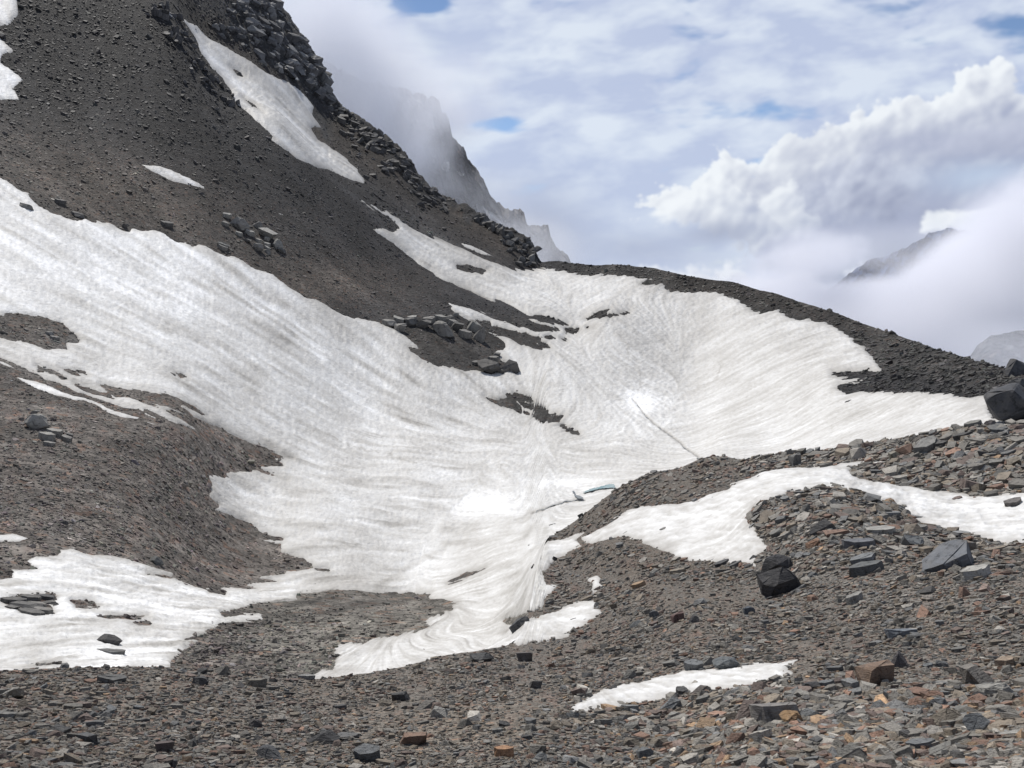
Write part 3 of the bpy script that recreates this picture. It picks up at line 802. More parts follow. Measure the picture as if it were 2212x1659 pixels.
def lic(sh, nu, nv, th, steps, noise):
    """smear noise along the fall lines of a sheet"""
    P = xyz(np.repeat(TH[:, None], sh.ns, 1), sh.lr, sh.t0)
    a = np.gradient(P[..., :2], axis=0); b = np.gradient(P[..., :2], axis=1)
    za = np.gradient(P[..., 2], axis=0); zb = np.gradient(P[..., 2], axis=1)
    det = a[..., 0] * b[..., 1] - a[..., 1] * b[..., 0]
    gx = (za * b[..., 1] - zb * a[..., 1]) / det; gy = (-za * b[..., 0] + zb * a[..., 0]) / det
    fu = (-gx * b[..., 1] + gy * b[..., 0]) / det; fv = (gx * a[..., 1] - gy * a[..., 0]) / det
    fu *= (nu - 1) / (TH[-1] - TH[0]) * (TH[1] - TH[0]); fv *= (nv - 1) / (sh.ns - 1)
    fu, fv = blur(fu, 9), blur(fv, 9)
    ln = np.hypot(fu, fv) + 1e-9
    fu /= ln; fv /= ln
    S = np.linspace(0, 1, nv)
    U = sh.bil(fu, np.repeat(th[:, None], nv, 1), np.repeat(S[None], nu, 0))
    V = sh.bil(fv, np.repeat(th[:, None], nv, 1), np.repeat(S[None], nu, 0))
    I, J = np.meshgrid(np.arange(nu, dtype=float), np.arange(nv, dtype=float), indexing='ij')
    acc = noise.copy(); n = 1.0
    for sg in (1, -1):
        x, y = I.copy(), J.copy()
        for k in range(steps):
            xi = np.clip(np.rint(x), 0, nu - 1).astype(int); yi = np.clip(np.rint(y), 0, nv - 1).astype(int)
            x = np.clip(x + sg * U[xi, yi], 0, nu - 1); y = np.clip(y + sg * V[xi, yi], 0, nv - 1)
            xi = np.rint(x).astype(int); yi = np.rint(y).astype(int)
            w = 1 - k / steps
            acc += w * noise[xi, yi]; n += w
    acc /= n
    return (acc - acc.mean()) / acc.std()


class Snow:
    """fine polar grid over a sheet from which every snow body of that sheet is cut"""
    def __init__(self, sh, nu, nv, amp, far):
        self.sh, self.far = sh, far
        self.th = np.linspace(-0.66, 0.66, nu)
        self.S = np.linspace(0, 1, nv)
        T = np.repeat(self.th[:, None], nv, 1); S = np.repeat(self.S[None], nu, 0)
        self.lr = sh.bil(sh.lr, T, S); self.t = sh.bil(sh.t, T, S); self.T = T
        self.base = xyz(T, self.lr, self.t)
        self.px, self.py = tt2pix(T, self.t)
        g = np.random.default_rng(5)
        w = blur(g.standard_normal((nu, nv)), 1)
        self.l1 = lic(sh, nu, nv, self.th, 18, w)
        self.l2 = lic(sh, nu, nv, self.th, 26, blur(g.standard_normal((nu, nv)), 1))
        self.l3 = lic(sh, nu, nv, self.th, 48, blur(g.standard_normal((nu, nv)), 4))
        self.cups = fbm(self.px / 8, self.py / 4.6, 3, 61)
        self.left = .35 + .65 * sstep(1200, 950, self.px) if far else 0.4
        self.cup2 = ridged(self.px / 22, self.py / 9, 2, 65)
        self.patch = .45 + .55 * sstep(-.35, .35, fbm(self.px / 70, self.py / 50, 3, 63))
        self.amp = amp
        self.cover = np.full(T.shape, -60.0)

    def body(self, name, poly, holes, mat, teeth=1.0, dirt=None, thick=5.0, extra=None):
        sd = poly_sd(poly, self.px, self.py)
        for h in holes: sd = np.minimum(sd, -poly_sd(h, self.px, self.py))
        m = sd > -24
        jag = teeth * (1.4 * self.l2 + 1.2 * self.l1 + 1.2 * self.l3 + 6.0 * fbm(self.px / 55, self.py / 34, 5, 77, .6))
        sd = np.where(m, sd + jag * np.exp(-(sd / 14) ** 2), sd)
        self.cover = np.maximum(self.cover, sd)
        r = np.exp(self.lr)
        e = np.where(sd > 0, thick * (1 - np.exp(-np.clip(sd, 0, None) / 7.0)), sd * 1.2)
        ins = sstep(0, 12, sd)
        e = e + ins * self.amp * (.14 * self.l1 + (.30 * self.l2 * self.patch + .30 * self.l3 * self.patch) * self.left + 1.5 * self.cups + .9 * self.cup2)
        d = (dirt if dirt is not None else .22) + .042 * self.l1 + (.06 * self.l2 * self.patch + .075 * self.l3 * self.patch + .13 * np.clip(self.l2 - .8, 0, 1.6) * self.patch) * self.left - .085 * self.cups + .05 * fbm(self.px / 60, self.py / 40, 4, 66)
        d = d + .22 * np.exp(-np.clip(sd, 0, None) / 5.0) + .10 * np.exp(-np.clip(sd, 0, None) / 16.0)
        if extra is not None:
            de, dd = extra(self)
            e = e + ins * de; d = d + dd
        if self.far:
            bp = CX + F * np.tan(self.th[:, None]) / math.cos(PH) * .93
            win = sstep(1090, 1110, bp) * sstep(1195, 1180, bp)
            e0 = e * sstep(0, .025, self.S)[None, :] - 1.5 * (1 - sstep(0, .02, self.S))[None, :]
            e = e0 * (1 - win) + e * win
        P = self.base.copy()
        P[..., 2] += e / 1659.0 * r
        return grid_mesh(name, P, sd > -3.5, {'dirt': np.clip(d, 0, 1)}, mat)


SNB = Snow(SHB, 1000, 680, 1.15, True)
SNA = Snow(SHA, 900, 560, 1.0, False)


def at_coarse(S, arr, ns):
    fi = np.clip((TH - S.th[0]) / (S.th[1] - S.th[0]), 0, len(S.th) - 1).astype(int)
    fj = (np.linspace(0, 1, ns) * (len(S.S) - 1)).astype(int)
    return arr[fi][:, fj]


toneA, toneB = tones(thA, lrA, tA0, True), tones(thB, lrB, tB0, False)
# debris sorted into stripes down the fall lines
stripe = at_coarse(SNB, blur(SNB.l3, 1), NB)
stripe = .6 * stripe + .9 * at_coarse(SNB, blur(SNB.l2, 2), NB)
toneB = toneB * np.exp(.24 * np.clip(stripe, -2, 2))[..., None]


def widen(lr, t, tone):
    """carry a sheet on round both sides, beyond what the lens takes in"""
    k = 46
    e = np.linspace(0, .85, k + 1)[1:, None]
    out = []
    for sgn, row in ((-1, 0), (1, -1)):
        th = sgn * (.72 + e) + 0 * lr[:1]
        l2 = np.repeat(lr[[row]], k, 0)
        t2 = np.repeat(t[[row]], k, 0) + relief(th, l2, np.repeat(t[[row]], k, 0)) * sstep(0, .1, e)
        out.append((th, l2, t2, np.repeat(tone[[row]], k, 0)))
    a, b = out
    TT = np.repeat(TH[:, None], lr.shape[1], 1)
    th = np.concatenate([a[0][::-1], TT, b[0]]); l = np.concatenate([a[1][::-1], lr, b[1]]); tt = np.concatenate([a[2][::-1], t, b[2]])
    return xyz(th, l, tt), np.concatenate([a[3][::-1], tone, b[3]])


PAW, toneAW = widen(lrA, tA, toneA)
inner = PAW[:, :1] * np.array([.04, .35, .7])[None, :, None]          # the ground under the viewer's feet
inner[..., 2] = PAW[:, :1, 2] + (1 - np.array([.04, .35, .7]))[None, :] * .55
PAW = np.concatenate([inner, PAW], 1); toneAW = np.concatenate([np.repeat(toneAW[:, :1], 3, 1), toneAW], 1)
ground = tag(grid_mesh('ground', PAW, None, {'tone': toneAW}, M_NEAR), kind='structure')
# the far sheet goes on over the skyline and falls away behind it
nb = 14
back_lr = SL + np.linspace(0.012, .5, nb)[None, :]
back_t = tB[:, -1:] - (np.linspace(0.012, .5, nb)[None, :]) * .85 + relief(np.repeat(TH[:, None], nb, 1), back_lr, np.repeat(ST, nb, 1)) * .4
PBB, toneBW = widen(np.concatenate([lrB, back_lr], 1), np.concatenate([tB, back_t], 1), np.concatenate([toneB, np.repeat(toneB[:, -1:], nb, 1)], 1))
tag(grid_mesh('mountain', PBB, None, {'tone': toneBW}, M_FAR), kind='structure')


def seg_d(px, py, pts):
    d2 = np.full(px.shape, 1e9)
    for (ax, ay), (bx, by) in zip(pts[:-1], pts[1:]):
        dx, dy = bx - ax, by - ay
        tt = np.clip(((px - ax) * dx + (py - ay) * dy) / (dx * dx + dy * dy + 1e-9), 0, 1)
        d2 = np.minimum(d2, (px - ax - tt * dx) ** 2 + (py - ay - tt * dy) ** 2)
    return np.sqrt(d2)


CRACK = [(1368, 866), (1385, 888), (1400, 906), (1416, 920), (1436, 935), (1455, 948), (1470, 960), (1484, 974), (1500, 984), (1518, 996)]
STREAM = [(1148, 1112), (1168, 1105), (1188, 1098), (1210, 1090), (1228, 1086), (1245, 1084), (1262, 1084)]


def field_extra(S):
    px, py = S.px, S.py
    wob = 1.5 * fbm(px / 14, py / 14, 2, 90)
    d1 = seg_d(px + wob, py, CRACK); d2 = seg_d(px + wob, py, STREAM)
    de = -3.0 * np.exp(-(d1 / 3.0) ** 2) - 2.5 * np.exp(-(d2 / 2.5) ** 2)
    dd = .45 * np.exp(-(d1 / 2.2) ** 2) + .45 * np.exp(-(d2 / 2.0) ** 2)
    # fresh clean patches and dirty reaches
    star = np.hypot((px - 1382), (py - 872) * 1.3) * (1 + .5 * fbm(np.arctan2(py - 872, px - 1382) * 4, px * 0, 2, 91))
    clean = np.exp(-(star / 42) ** 2)
    clean = clean + .9 * np.exp(-(((px - 1060) / 90) ** 2 + ((py - 1090) / 42) ** 2)) + .6 * np.exp(-(((px - 930) / 60) ** 2 + ((py - 1215) / 30) ** 2)) + .7 * np.exp(-(((px - 1230) / 90) ** 2 + ((py - 1045) / 16) ** 2))
    clean = clean + .6 * np.exp(-(((px - 950) / 60) ** 2 + ((py - 1030) / 14) ** 2))
    dd = dd - .25 * np.clip(clean * (1 + .35 * S.l2), 0, 1) - .22 * np.exp(-(star / 24) ** 2)
    big = fbm(px / 170, py / 110, 3, 93)
    dd = dd + .10 * big
    dd = dd - .12 * sstep(700, 420, px + .3 * (py - 500)) * sstep(900, 600, py)          # cleaner high on the left
    dd = dd + .10 * np.exp(-(((px - 1480) / 230) ** 2 + ((py - 740) / 70) ** 2)) + .10 * np.exp(-(((px - 1200) / 190) ** 2 + ((py - 1000) / 40) ** 2))
    dd = dd + .22 * np.exp(-(((px - 730) / 90) ** 2 + ((py - 1255) / 14) ** 2)) + .2 * np.exp(-((seg_d(px, py, [(815, 1270), (860, 1240), (900, 1215), (960, 1190)])) / 8) ** 2)
    # furrows below the scree nose, washed out by melt water
    fur = sstep(430, 560, px) * sstep(1100, 850, px) * sstep(930, 1000, py)
    de = de + fur * .9 * S.l3
    dd = dd + fur * .05 * np.clip(-S.l3, -1, 3)
    lo = sstep(1180, 1240, py) * sstep(700, 500, px)
    wav = fbm(px / 60, py / 13, 3, 95)
    de = de + lo * 5 * wav; dd = dd + lo * .16 * np.clip(-wav, -.2, 1) - .1 * lo
    # wandering thin melt lines
    for k, pts in enumerate([[(700, 940), (760, 965), (830, 985), (900, 1005)], [(1330, 725), (1352, 745), (1372, 790), (1385, 850)], [(1540, 770), (1560, 792), (1545, 820), (1500, 850)], [(600, 890), (660, 925), (720, 945)]]):
        dl = seg_d(px + 16 * fbm(px / 22, py / 22, 4, 97 + k), py + 12 * fbm(px / 22, py / 16, 4, 107 + k), pts)
        dd = dd + .22 * sstep(-.5, .3, fbm(px / 18, py / 18, 2, 117 + k)) * np.exp(-(dl / 2.2) ** 2)
    return de, dd


field = SNB.body('snowfield', FIELD, HOLES, M_SNOW_FAR, 1.0, .275, 4.0, field_extra)
tag(field, 'wide dirty-white snowfield filling the bowl between mountain and moraine', kind='structure')
for poly, holes, label, cat in PATCHES_FAR:
    o = SNB.body('snow_patch', poly, holes, M_SNOW_FAR, .55 if len(poly) > 12 else .25, .26 if 'couloir' in label else .12, 3.5 if len(poly) > 12 else 2.5)
    if o: tag(o, label, cat, 'snow patches left on the slopes')


def cup_extra(S):
    w = fbm(S.px / 34, S.py / 9, 3, 120)
    return 4.2 * w, .22 * np.clip(-w, -.4, 1)


for poly, holes, label, cat in PATCHES_NEAR:
    o = SNA.body('snow_patch', poly, holes, M_SNOW_NEAR, .8, .2, 5.0, cup_extra)
    if o: tag(o, label, cat, 'snow patches left on the slopes')


# ------------------------------------------------------------------ far cliff, far slope and distant mountain
def backdrop(name, sil, r0, r1, base_py, nu, nv, amp, col, seed, smp=3):
    """a mountain face rising from base_py at distance r0 to its skyline at r1, with a back slope"""
    p = np.array(sil, float)
    thq, tq = pix2tt(p[:, 0], p[:, 1])
    th = np.linspace(thq[0], thq[-1], nu)
    top = np.interp(th, thq, tq)[:, None]
    lo = float(pix2tt(1106, base_py)[1])
    s = np.linspace(0, 1, nv)[None, :]
    prof = np.where(s < .8, s / .8, 1 - (s - .8) * 2.2)
    t = lo + (top - lo) * (prof ** .85 if False else np.sign(prof) * np.abs(prof) ** .9)
    r = r0 + (r1 - r0) * s + 0 * t
    u = np.repeat(th[:, None], nv, 1) * 28
    n = ridged(u + s * .8, s * 2.5 + u * .25, 5, seed, .55)
    n2 = ridged(u * 3, s * 14 + u, 3, seed + 9, .6)
    r = r * (1 + amp * .5 * n + amp * .45 * n2)
    t = t + amp * .075 * (n2 + .5 * n) * sstep(0, .2, s)
    T = np.repeat(th[:, None], nv, 1)
    P = np.stack([r * np.sin(T), r * np.cos(T), r * t], -1)
    px, py = tt2pix(T, t)
    tone = np.array(col) * (1 + .35 * fbm(u * 2, s * 9 + 0 * u, 3, seed + 4))[..., None]
    o = tag(grid_mesh(name, P, None, {'tone': tone}, M_CLIFF), kind='structure')
    return o, P, px, py, s


M_CLIFF = ground_material('cliff_rock', 0.22, 2.0)
CL, CLP, clx, cly, cls = backdrop('far_cliff', [(520, -80), (600, 60), (700, 140), (780, 178), (844, 195), (881, 200), (889, 208), (931, 213), (949, 225), (953, 245), (969, 265), (976, 298), (984, 310), (1001, 325), (1011, 353), (1029, 370), (1049, 403),
                                  (1056, 423), (1071, 438), (1086, 455), (1094, 458), (1131, 463), (1136, 485), (1146, 495), (1184, 492), (1189, 518), (1204, 543), (1227, 560), (1260, 640)], 690, 800, 680, 320, 240, .075, (.085, .08, .078), 51)


def c7(*p): return Q(673.9, 172.8, .25, *p)


for pl, lab in [(c7((1110, 740), (1150, 705), (1190, 710), (1185, 760), (1170, 800), (1130, 770)), 'small snow pocket high on the misty cliff'),
                (c7((1255, 790), (1310, 815), (1305, 832), (1265, 815)), 'tiniest snow pocket on the misty cliff'),
                (c7((1420, 1070), (1470, 1090), (1560, 1150), (1680, 1205), (1665, 1245), (1610, 1250), (1520, 1190), (1440, 1150)), 'grey snow bank at the foot of the misty cliff, above the ridge'),
                (c7((740, 130), (860, 150), (930, 170), (960, 250), (1040, 300), (1060, 420), (900, 430), (800, 330)), 'faint snow apron under the cloud-wrapped top of the far cliff')]:
    sd = poly_sd(pl, clx, cly)
    P = CLP.copy(); P *= (1 - .004 * sstep(-6, 4, sd))[..., None]
    k = (sd > -2) & (np.repeat(cls, len(sd), 0) < .8)
    o = grid_mesh('snow_patch', P, k, {'dirt': np.full(sd.shape, .3)}, M_SNOW_FAR)
    if o: tag(o, lab, 'snow patch', 'snow patches left on the slopes')
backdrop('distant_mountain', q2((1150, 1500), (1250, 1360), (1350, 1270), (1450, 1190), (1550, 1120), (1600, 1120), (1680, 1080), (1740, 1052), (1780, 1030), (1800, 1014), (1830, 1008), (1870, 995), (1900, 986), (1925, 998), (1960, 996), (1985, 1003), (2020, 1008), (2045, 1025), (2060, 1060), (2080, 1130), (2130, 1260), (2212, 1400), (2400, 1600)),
         3000, 3500, 800, 300, 120, .03, (.06, .09, .17), 81)  # the blue of distant haze is painted into this rock colour
backdrop('far_slope', [(2020, 860), (2080, 790), (2110, 750), (2140, 728), (2170, 722), (2212, 716), (2300, 706), (2500, 690)], 395, 440, 860, 120, 90, .03, (.075, .078, .082), 91)

# ------------------------------------------------------------------ rocks
def hull_mesh(name, pts, mat=M_ROCK):
    bm = bmesh.new()
    for p in pts: bm.verts.new(p)
    bmesh.ops.convex_hull(bm, input=bm.verts)
    bmesh.ops.delete(bm, geom=[v for v in bm.verts if not v.link_faces], context='VERTS')
    bmesh.ops.dissolve_limit(bm, angle_limit=R_(4), verts=bm.verts, edges=bm.edges)
    me = bpy.data.meshes.new(name)
    bm.to_mesh(me); bm.free()
    me.materials.append(mat)
    return me


def slab_pts(r, thick=.24, n=6):
    a0 = r.uniform(0, 6.28); out = []
    tilt = r.uniform(-.08, .08)
    for k in range(n):
        a = a0 + 6.283 * (k + r.uniform(-.32, .32)) / n
        rad = .5 * r.uniform(.72, 1.06)
        x, y = rad * math.cos(a), rad * .74 * math.sin(a)
        out.append((x, y, thick * .5 + tilt * x + r.uniform(-.015, .015)))
        q = r.uniform(.82, 1.1)
        out.append((x * q, y * q, -thick * .5 + r.uniform(-.03, .03)))
    return out


def block_pts(r, hz=.6):
    out = []
    for sx in (-1, 1):
        for sy in (-1, 1):
            for sz in (-1, 1):
                out.append((sx * .46 * r.uniform(.62, 1.05), sy * .36 * r.uniform(.6, 1.05), sz * hz * .5 * r.uniform(.7, 1.05)))
    for k in r.sample(range(8), 3):
        x, y, z = out[k]; f = r.uniform(.35, .75)
        out[k] = (x * f, y * r.uniform(.5, 1), z * r.uniform(.6, 1))
    sx, sy = r.uniform(-.35, .35), r.uniform(-.3, .3)
    for k in range(3):
        out.append((r.uniform(-.5, .5), r.uniform(-.4, .4), hz * .5 * r.uniform(.6, 1.1)))
    return [(x + sx * z, y + sy * z, z) for x, y, z in out]


def wedge_pts(r):
    return [(-.5, -.3 * r.uniform(.6, 1), -.2), (-.5 * r.uniform(.8, 1), .3, -.2), (.5, -.3 * r.uniform(.6, 1), -.2), (.5 * r.uniform(.8, 1), .32, -.2),
            (-.42, .05 * r.uniform(-1, 1), .02), (.1 * r.uniform(-1, 2), .22, .32), (.3 * r.uniform(0, 1.3), -.12, .28), (.45, .1, .1 * r.uniform(.2, 2))]


def boulder_pts(r, n=17, hz=.75):
    out = []
    for k in range(n):
        z = r.uniform(-1, 1); a = r.uniform(0, 6.283); q = math.sqrt(1 - z * z)
        s = r.uniform(.86, 1.05)
        out.append((.5 * s * q * math.cos(a), .42 * s * q * math.sin(a), .5 * hz * s * max(-.8, z)))
    return out


rr = random.Random(11)
T_SLAB = [hull_mesh('slab_stone', slab_pts(rr, rr.uniform(.13, .3), rr.choice([4, 5, 5, 6, 7]))) for _ in range(12)]
T_BLOCK = [hull_mesh('block_stone', block_pts(rr, rr.uniform(.4, .75))) for _ in range(7)]
T_WEDGE = [hull_mesh('wedge_stone', wedge_pts(rr)) for _ in range(5)]
T_BOUL = [hull_mesh('boulder_stone', boulder_pts(rr)) for _ in range(5)]
T_ALL = T_SLAB + T_BLOCK + T_WEDGE + T_BOUL
tcol = bpy.data.collections.new('stone_kinds')                 # never linked to the scene: only read by the two masses of small stones
for k, me in enumerate(T_ALL):
    tcol.objects.link(bpy.data.objects.new('stone_kind_%02d' % k, me))


def rot_mats(n, yaw, tilt, taz):
    """orientation from ground normal, turn about it, and extra tilt"""
    z = n / np.linalg.norm(n, axis=1, keepdims=True)
    tx, ty = np.sin(tilt) * np.cos(taz), np.sin(tilt) * np.sin(taz)
    z = z + np.stack([tx, ty, 0 * tx], 1); z /= np.linalg.norm(z, axis=1, keepdims=True)
    x = np.stack([np.cos(yaw), np.sin(yaw), 0 * yaw], 1)
    x -= z * (x * z).sum(1, keepdims=True); x /= np.linalg.norm(x, axis=1, keepdims=True)
    y = np.cross(z, x)
    return np.stack([x, y, z], 2)


def eulers(M):
    y = -np.arcsin(np.clip(M[:, 2, 0], -1, 1))
    return np.stack([np.arctan2(M[:, 2, 1], M[:, 2, 2]), y, np.arctan2(M[:, 1, 0], M[:, 0, 0])], 1)


def scatter_group():
    ng = bpy.data.node_groups.new('scatter_stones', 'GeometryNodeTree')
    ng.interface.new_socket('Geometry', in_out='INPUT', socket_type='NodeSocketGeometry')
    ng.interface.new_socket('Geometry', in_out='OUTPUT', socket_type='NodeSocketGeometry')
    gi = ng.nodes.new('NodeGroupInput'); go = ng.nodes.new('NodeGroupOutput')
    ins = ng.nodes.new('GeometryNodeInstanceOnPoints')
    ci = ng.nodes.new('GeometryNodeCollectionInfo')
    ci.inputs['Collection'].default_value = tcol
    ci.inputs['Separate Children'].default_value = True
    ci.inputs['Reset Children'].default_value = True
    m2p = ng.nodes.new('GeometryNodeMeshToPoints')

    def attr(nm, dt):
        a = ng.nodes.new('GeometryNodeInputNamedAttribute'); a.data_type = dt
        a.inputs['Name'].default_value = nm
        return a.outputs[0]
    L = ng.links.new
    L(gi.outputs[0], m2p.inputs[0]); L(m2p.outputs[0], ins.inputs['Points'])
    L(ci.outputs[0], ins.inputs['Instance'])
    ins.inputs['Pick Instance'].default_value = True
    L(attr('kind_index', 'INT'), ins.inputs['Instance Index'])
    e2r = ng.nodes.new('FunctionNodeEulerToRotation')
    L(attr('turn', 'FLOAT_VECTOR'), e2r.inputs[0]); L(e2r.outputs[0], ins.inputs['Rotation'])
    L(attr('size', 'FLOAT_VECTOR'), ins.inputs['Scale'])
    L(ins.outputs[0], go.inputs[0])
    return ng


SCATTER = scatter_group()


def stone_mass(name, pos, eul, size, kidx, tint):
    me = bpy.data.meshes.new(name)
    me.vertices.add(len(pos)); me.vertices.foreach_set('co', pos.astype(np.float32).ravel())
    a = me.attributes.new('turn', 'FLOAT_VECTOR', 'POINT'); a.data.foreach_set('vector', eul.astype(np.float32).ravel())
    a = me.attributes.new('size', 'FLOAT_VECTOR', 'POINT'); a.data.foreach_set('vector', size.astype(np.float32).ravel())
    a = me.attributes.new('kind_index', 'INT', 'POINT'); a.data.foreach_set('value', kidx.astype(np.int32))
    a = me.attributes.new('tint', 'FLOAT_COLOR', 'POINT'); a.data.foreach_set('color', np.concatenate([tint, np.ones((len(tint), 1))], 1).astype(np.float32).ravel())
    o = bpy.data.objects.new(name, me); COL.objects.link(o)
    md = o.modifiers.new('scatter', 'NODES'); md.node_group = SCATTER
    return tag(o, kind='stuff')


def cover_at(S, th, s):
    i = np.clip(np.rint((th - S.th[0]) / (S.th[1] - S.th[0])), 0, len(S.th) - 1).astype(int)
    j = np.clip(np.rint(s * (len(S.S) - 1)), 0, len(S.S) - 1).astype(int)
    return S.cover[i, j]


def sample(sh, P, weight, n):
    """n places on a sheet, even over the area that shows, times weight"""
    px, py = tt2pix(np.repeat(TH[:, None], sh.ns, 1), sh.t)
    a = np.abs((px[1:, :-1] - px[:-1, :-1]) * (py[:-1, 1:] - py[:-1, :-1]))
    cx, cy = px[:-1, :-1], py[:-1, :-1]
    w = np.clip(a, .4, 60) * weight(cx, cy) * ((cx > -200) & (cx < 2420) & (cy < 1760) & (cy > -60))
    w = w.ravel() / w.sum()
    k = rng.choice(len(w), n, p=w)
    i, j = k // (sh.ns - 1), k % (sh.ns - 1)
    s = (j + rng.random(n)) / (sh.ns - 1); th = TH[0] + (i + rng.random(n)) * (TH[1] - TH[0])
    return th, s


PAL = np.array([[.170, .166, .152], [.140, .147, .150], [.180, .156, .124], [.205, .130, .096], [.275, .190, .118], [.285, .276, .252], [.062, .062, .062], [.155, .120, .105]])
PALN = ['grey', 'blue-grey', 'brown', 'rust-red', 'ochre', 'pale grey', 'black', 'dull maroon']


def near_size(px, py):
    s = 8.5 + 0 * px
    s = s + 13 * sstep(1050, 1700, px) * sstep(1420, 1560, py)
    s = s + 5.5 * sstep(1560, 1700, px) * sstep(1300, 1150, py)
    s = s + 3 * sstep(1500, 1640, py) * sstep(1100, 500, px)
    s = s * (1 + .55 * fbm(px / 110, py / 55, 3, 145))
    s = s - 1.5 * np.exp(-(((px - 1330) / 180) ** 2 + ((py - 1180) / 120) ** 2))
    return s


def near_weight(px, py):
    w = .85 + 1.0 * fbm(px / 120, py / 60, 3, 140)
    w = w * (1 - .8 * np.exp(-(((px - 1480) / 190) ** 2 + ((py - 1535) / 30) ** 2))) * (1 - .6 * np.exp(-(((px - 1050) / 240) ** 2 + ((py - 1560) / 40) ** 2)))
    w = w * (1 - .75 * np.exp(-(((px - 1780) / 110) ** 2 + ((py - 1243) / 16) ** 2)))
    return np.clip(w, .08, 2)


NN = 100000
th, s = sample(SHA, PA, near_weight, NN)
ok = cover_at(SNA, th, s) < rng.normal(0.5, 1.2, NN) + (rng.random(NN) < .25) * rng.exponential(4, NN)
th, s = th[ok], s[ok]
lr = SHA.bil(SHA.lr, th, s); t = SHA.bil(SHA.t, th, s); nrm = SHA.bil(SHA.N, th, s)
px, py = tt2pix(th, t)
n = len(th)
sz = near_size(px, py) * np.exp(rng.normal(-.35, .52, n)); sz = np.clip(sz, 2.2, 48)
dist = np.exp(lr) * np.hypot(1, t)
m = sz * dist / 1659
M = rot_mats(nrm, rng.uniform(0, 6.28, n), np.abs(rng.normal(0, .22, n)) + (rng.random(n) < .1) * rng.uniform(.3, 1.2, n), rng.uniform(0, 6.28, n))
pw = np.stack([.40 + 0 * px, .10 + 0 * px, .20 + 0 * px, .055 + .11 * sstep(1000, 1900, px) * sstep(1350, 1600, py), .012 + .05 * sstep(1000, 1700, px) * sstep(1400, 1600, py), .08 + .05 * sstep(1500, 1640, py), .04 + 0 * px, .12 + .1 * sstep(900, 300, px)], 1)
pc = (rng.random((n, 1)) * pw.sum(1, keepdims=True) > np.cumsum(pw, 1)).sum(1)
tint = (.92 + .25 * sstep(1350, 1550, py) * sstep(900, 1500, px))[:, None] * PAL[np.clip(pc, 0, 7)] * np.exp(rng.normal(0, .22, (n, 1)))
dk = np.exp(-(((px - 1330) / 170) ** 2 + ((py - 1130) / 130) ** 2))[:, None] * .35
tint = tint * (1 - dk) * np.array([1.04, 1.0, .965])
kidx = np.where(rng.random(n) < .66, rng.integers(0, 12, n), rng.integers(12, len(T_ALL), n))
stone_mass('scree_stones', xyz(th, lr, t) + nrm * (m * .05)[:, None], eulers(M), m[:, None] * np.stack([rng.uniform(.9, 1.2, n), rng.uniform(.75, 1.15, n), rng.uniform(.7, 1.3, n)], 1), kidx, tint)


def far_size(px, py):
    s = 2.9 + 0 * px
    s = s + 1.7 * sstep(780, 1100, py) * sstep(900, 500, px)
    s = s + 2.4 * sstep(1290, 1400, py)
    s = s + 3.4 * sstep(1650, 2150, px)
    s = s + 1.3 * sstep(1150, 1300, px)
    s = s + 1.4 * np.exp(-((py - (470 + .6 * (px - 850))) / 28.0) ** 2) * sstep(750, 820, px) * sstep(1200, 1100, px)
    return s


def far_weight(px, py):
    w = .8 + .7 * fbm(px / 90, py / 60, 3, 150)
    w = w * (1 - .6 * sstep(420, 500, px) * sstep(640, 560, px) * sstep(1080, 1130, py) * sstep(1280, 1230, py))
    w = w * (1 - .8 * np.exp(-((py - (925 + .33 * (px - 400))) / 14) ** 2) * sstep(330, 380, px) * sstep(620, 560, px))
    w = w * (1 - .7 * np.exp(-(((px - 760) / 150) ** 2 + ((py - 1300) / 22) ** 2)))
    w = w * (1 - .7 * np.exp(-(((px - 950) / 90) ** 2 + ((py - 770) / 40) ** 2)))
    return np.clip(w, .06, 2)


NN = 150000
th, s = sample(SHB, PB, far_weight, NN)
ok = cover_at(SNB, th, s) < rng.normal(0, 1.0, NN) + (rng.random(NN) < .2) * rng.exponential(3.5, NN)
th, s = th[ok], s[ok]
lr = SHB.bil(SHB.lr, th, s); t = SHB.bil(SHB.t, th, s); nrm = SHB.bil(SHB.N, th, s); tone = SHB.bil(toneB, th, s)
px, py = tt2pix(th, t)
n = len(th)
sz = np.clip(far_size(px, py) * np.exp(rng.normal(-.2, .5, n)), 1.6, 16)
m = sz * np.exp(lr) * np.hypot(1, t) / 1659
M = rot_mats(nrm, rng.uniform(0, 6.28, n), np.abs(rng.normal(0, .25, n)) + (rng.random(n) < .12) * rng.uniform(.3, 1.1, n), rng.uniform(0, 6.28, n))
tint = tone * np.exp(rng.normal(.14, .40, (n, 1))) * np.exp(rng.normal(0, .05, (n, 3)))
hi = rng.random(n) < .06
tint[hi] = tint[hi] * 1.7
kidx = np.where(rng.random(n) < .6, rng.integers(0, 12, n), rng.integers(12, len(T_ALL), n))
stone_mass('talus_stones', xyz(th, lr, t) + nrm * (m * .05)[:, None], eulers(M), m[:, None] * np.stack([rng.uniform(.9, 1.3, n), rng.uniform(.75, 1.15, n), rng.uniform(.7, 1.3, n)], 1), kidx, tint)


# ------------------------------------------------------------------ single rocks
G_ROCK = 'loose rocks lying on the scree'
_cache = {}


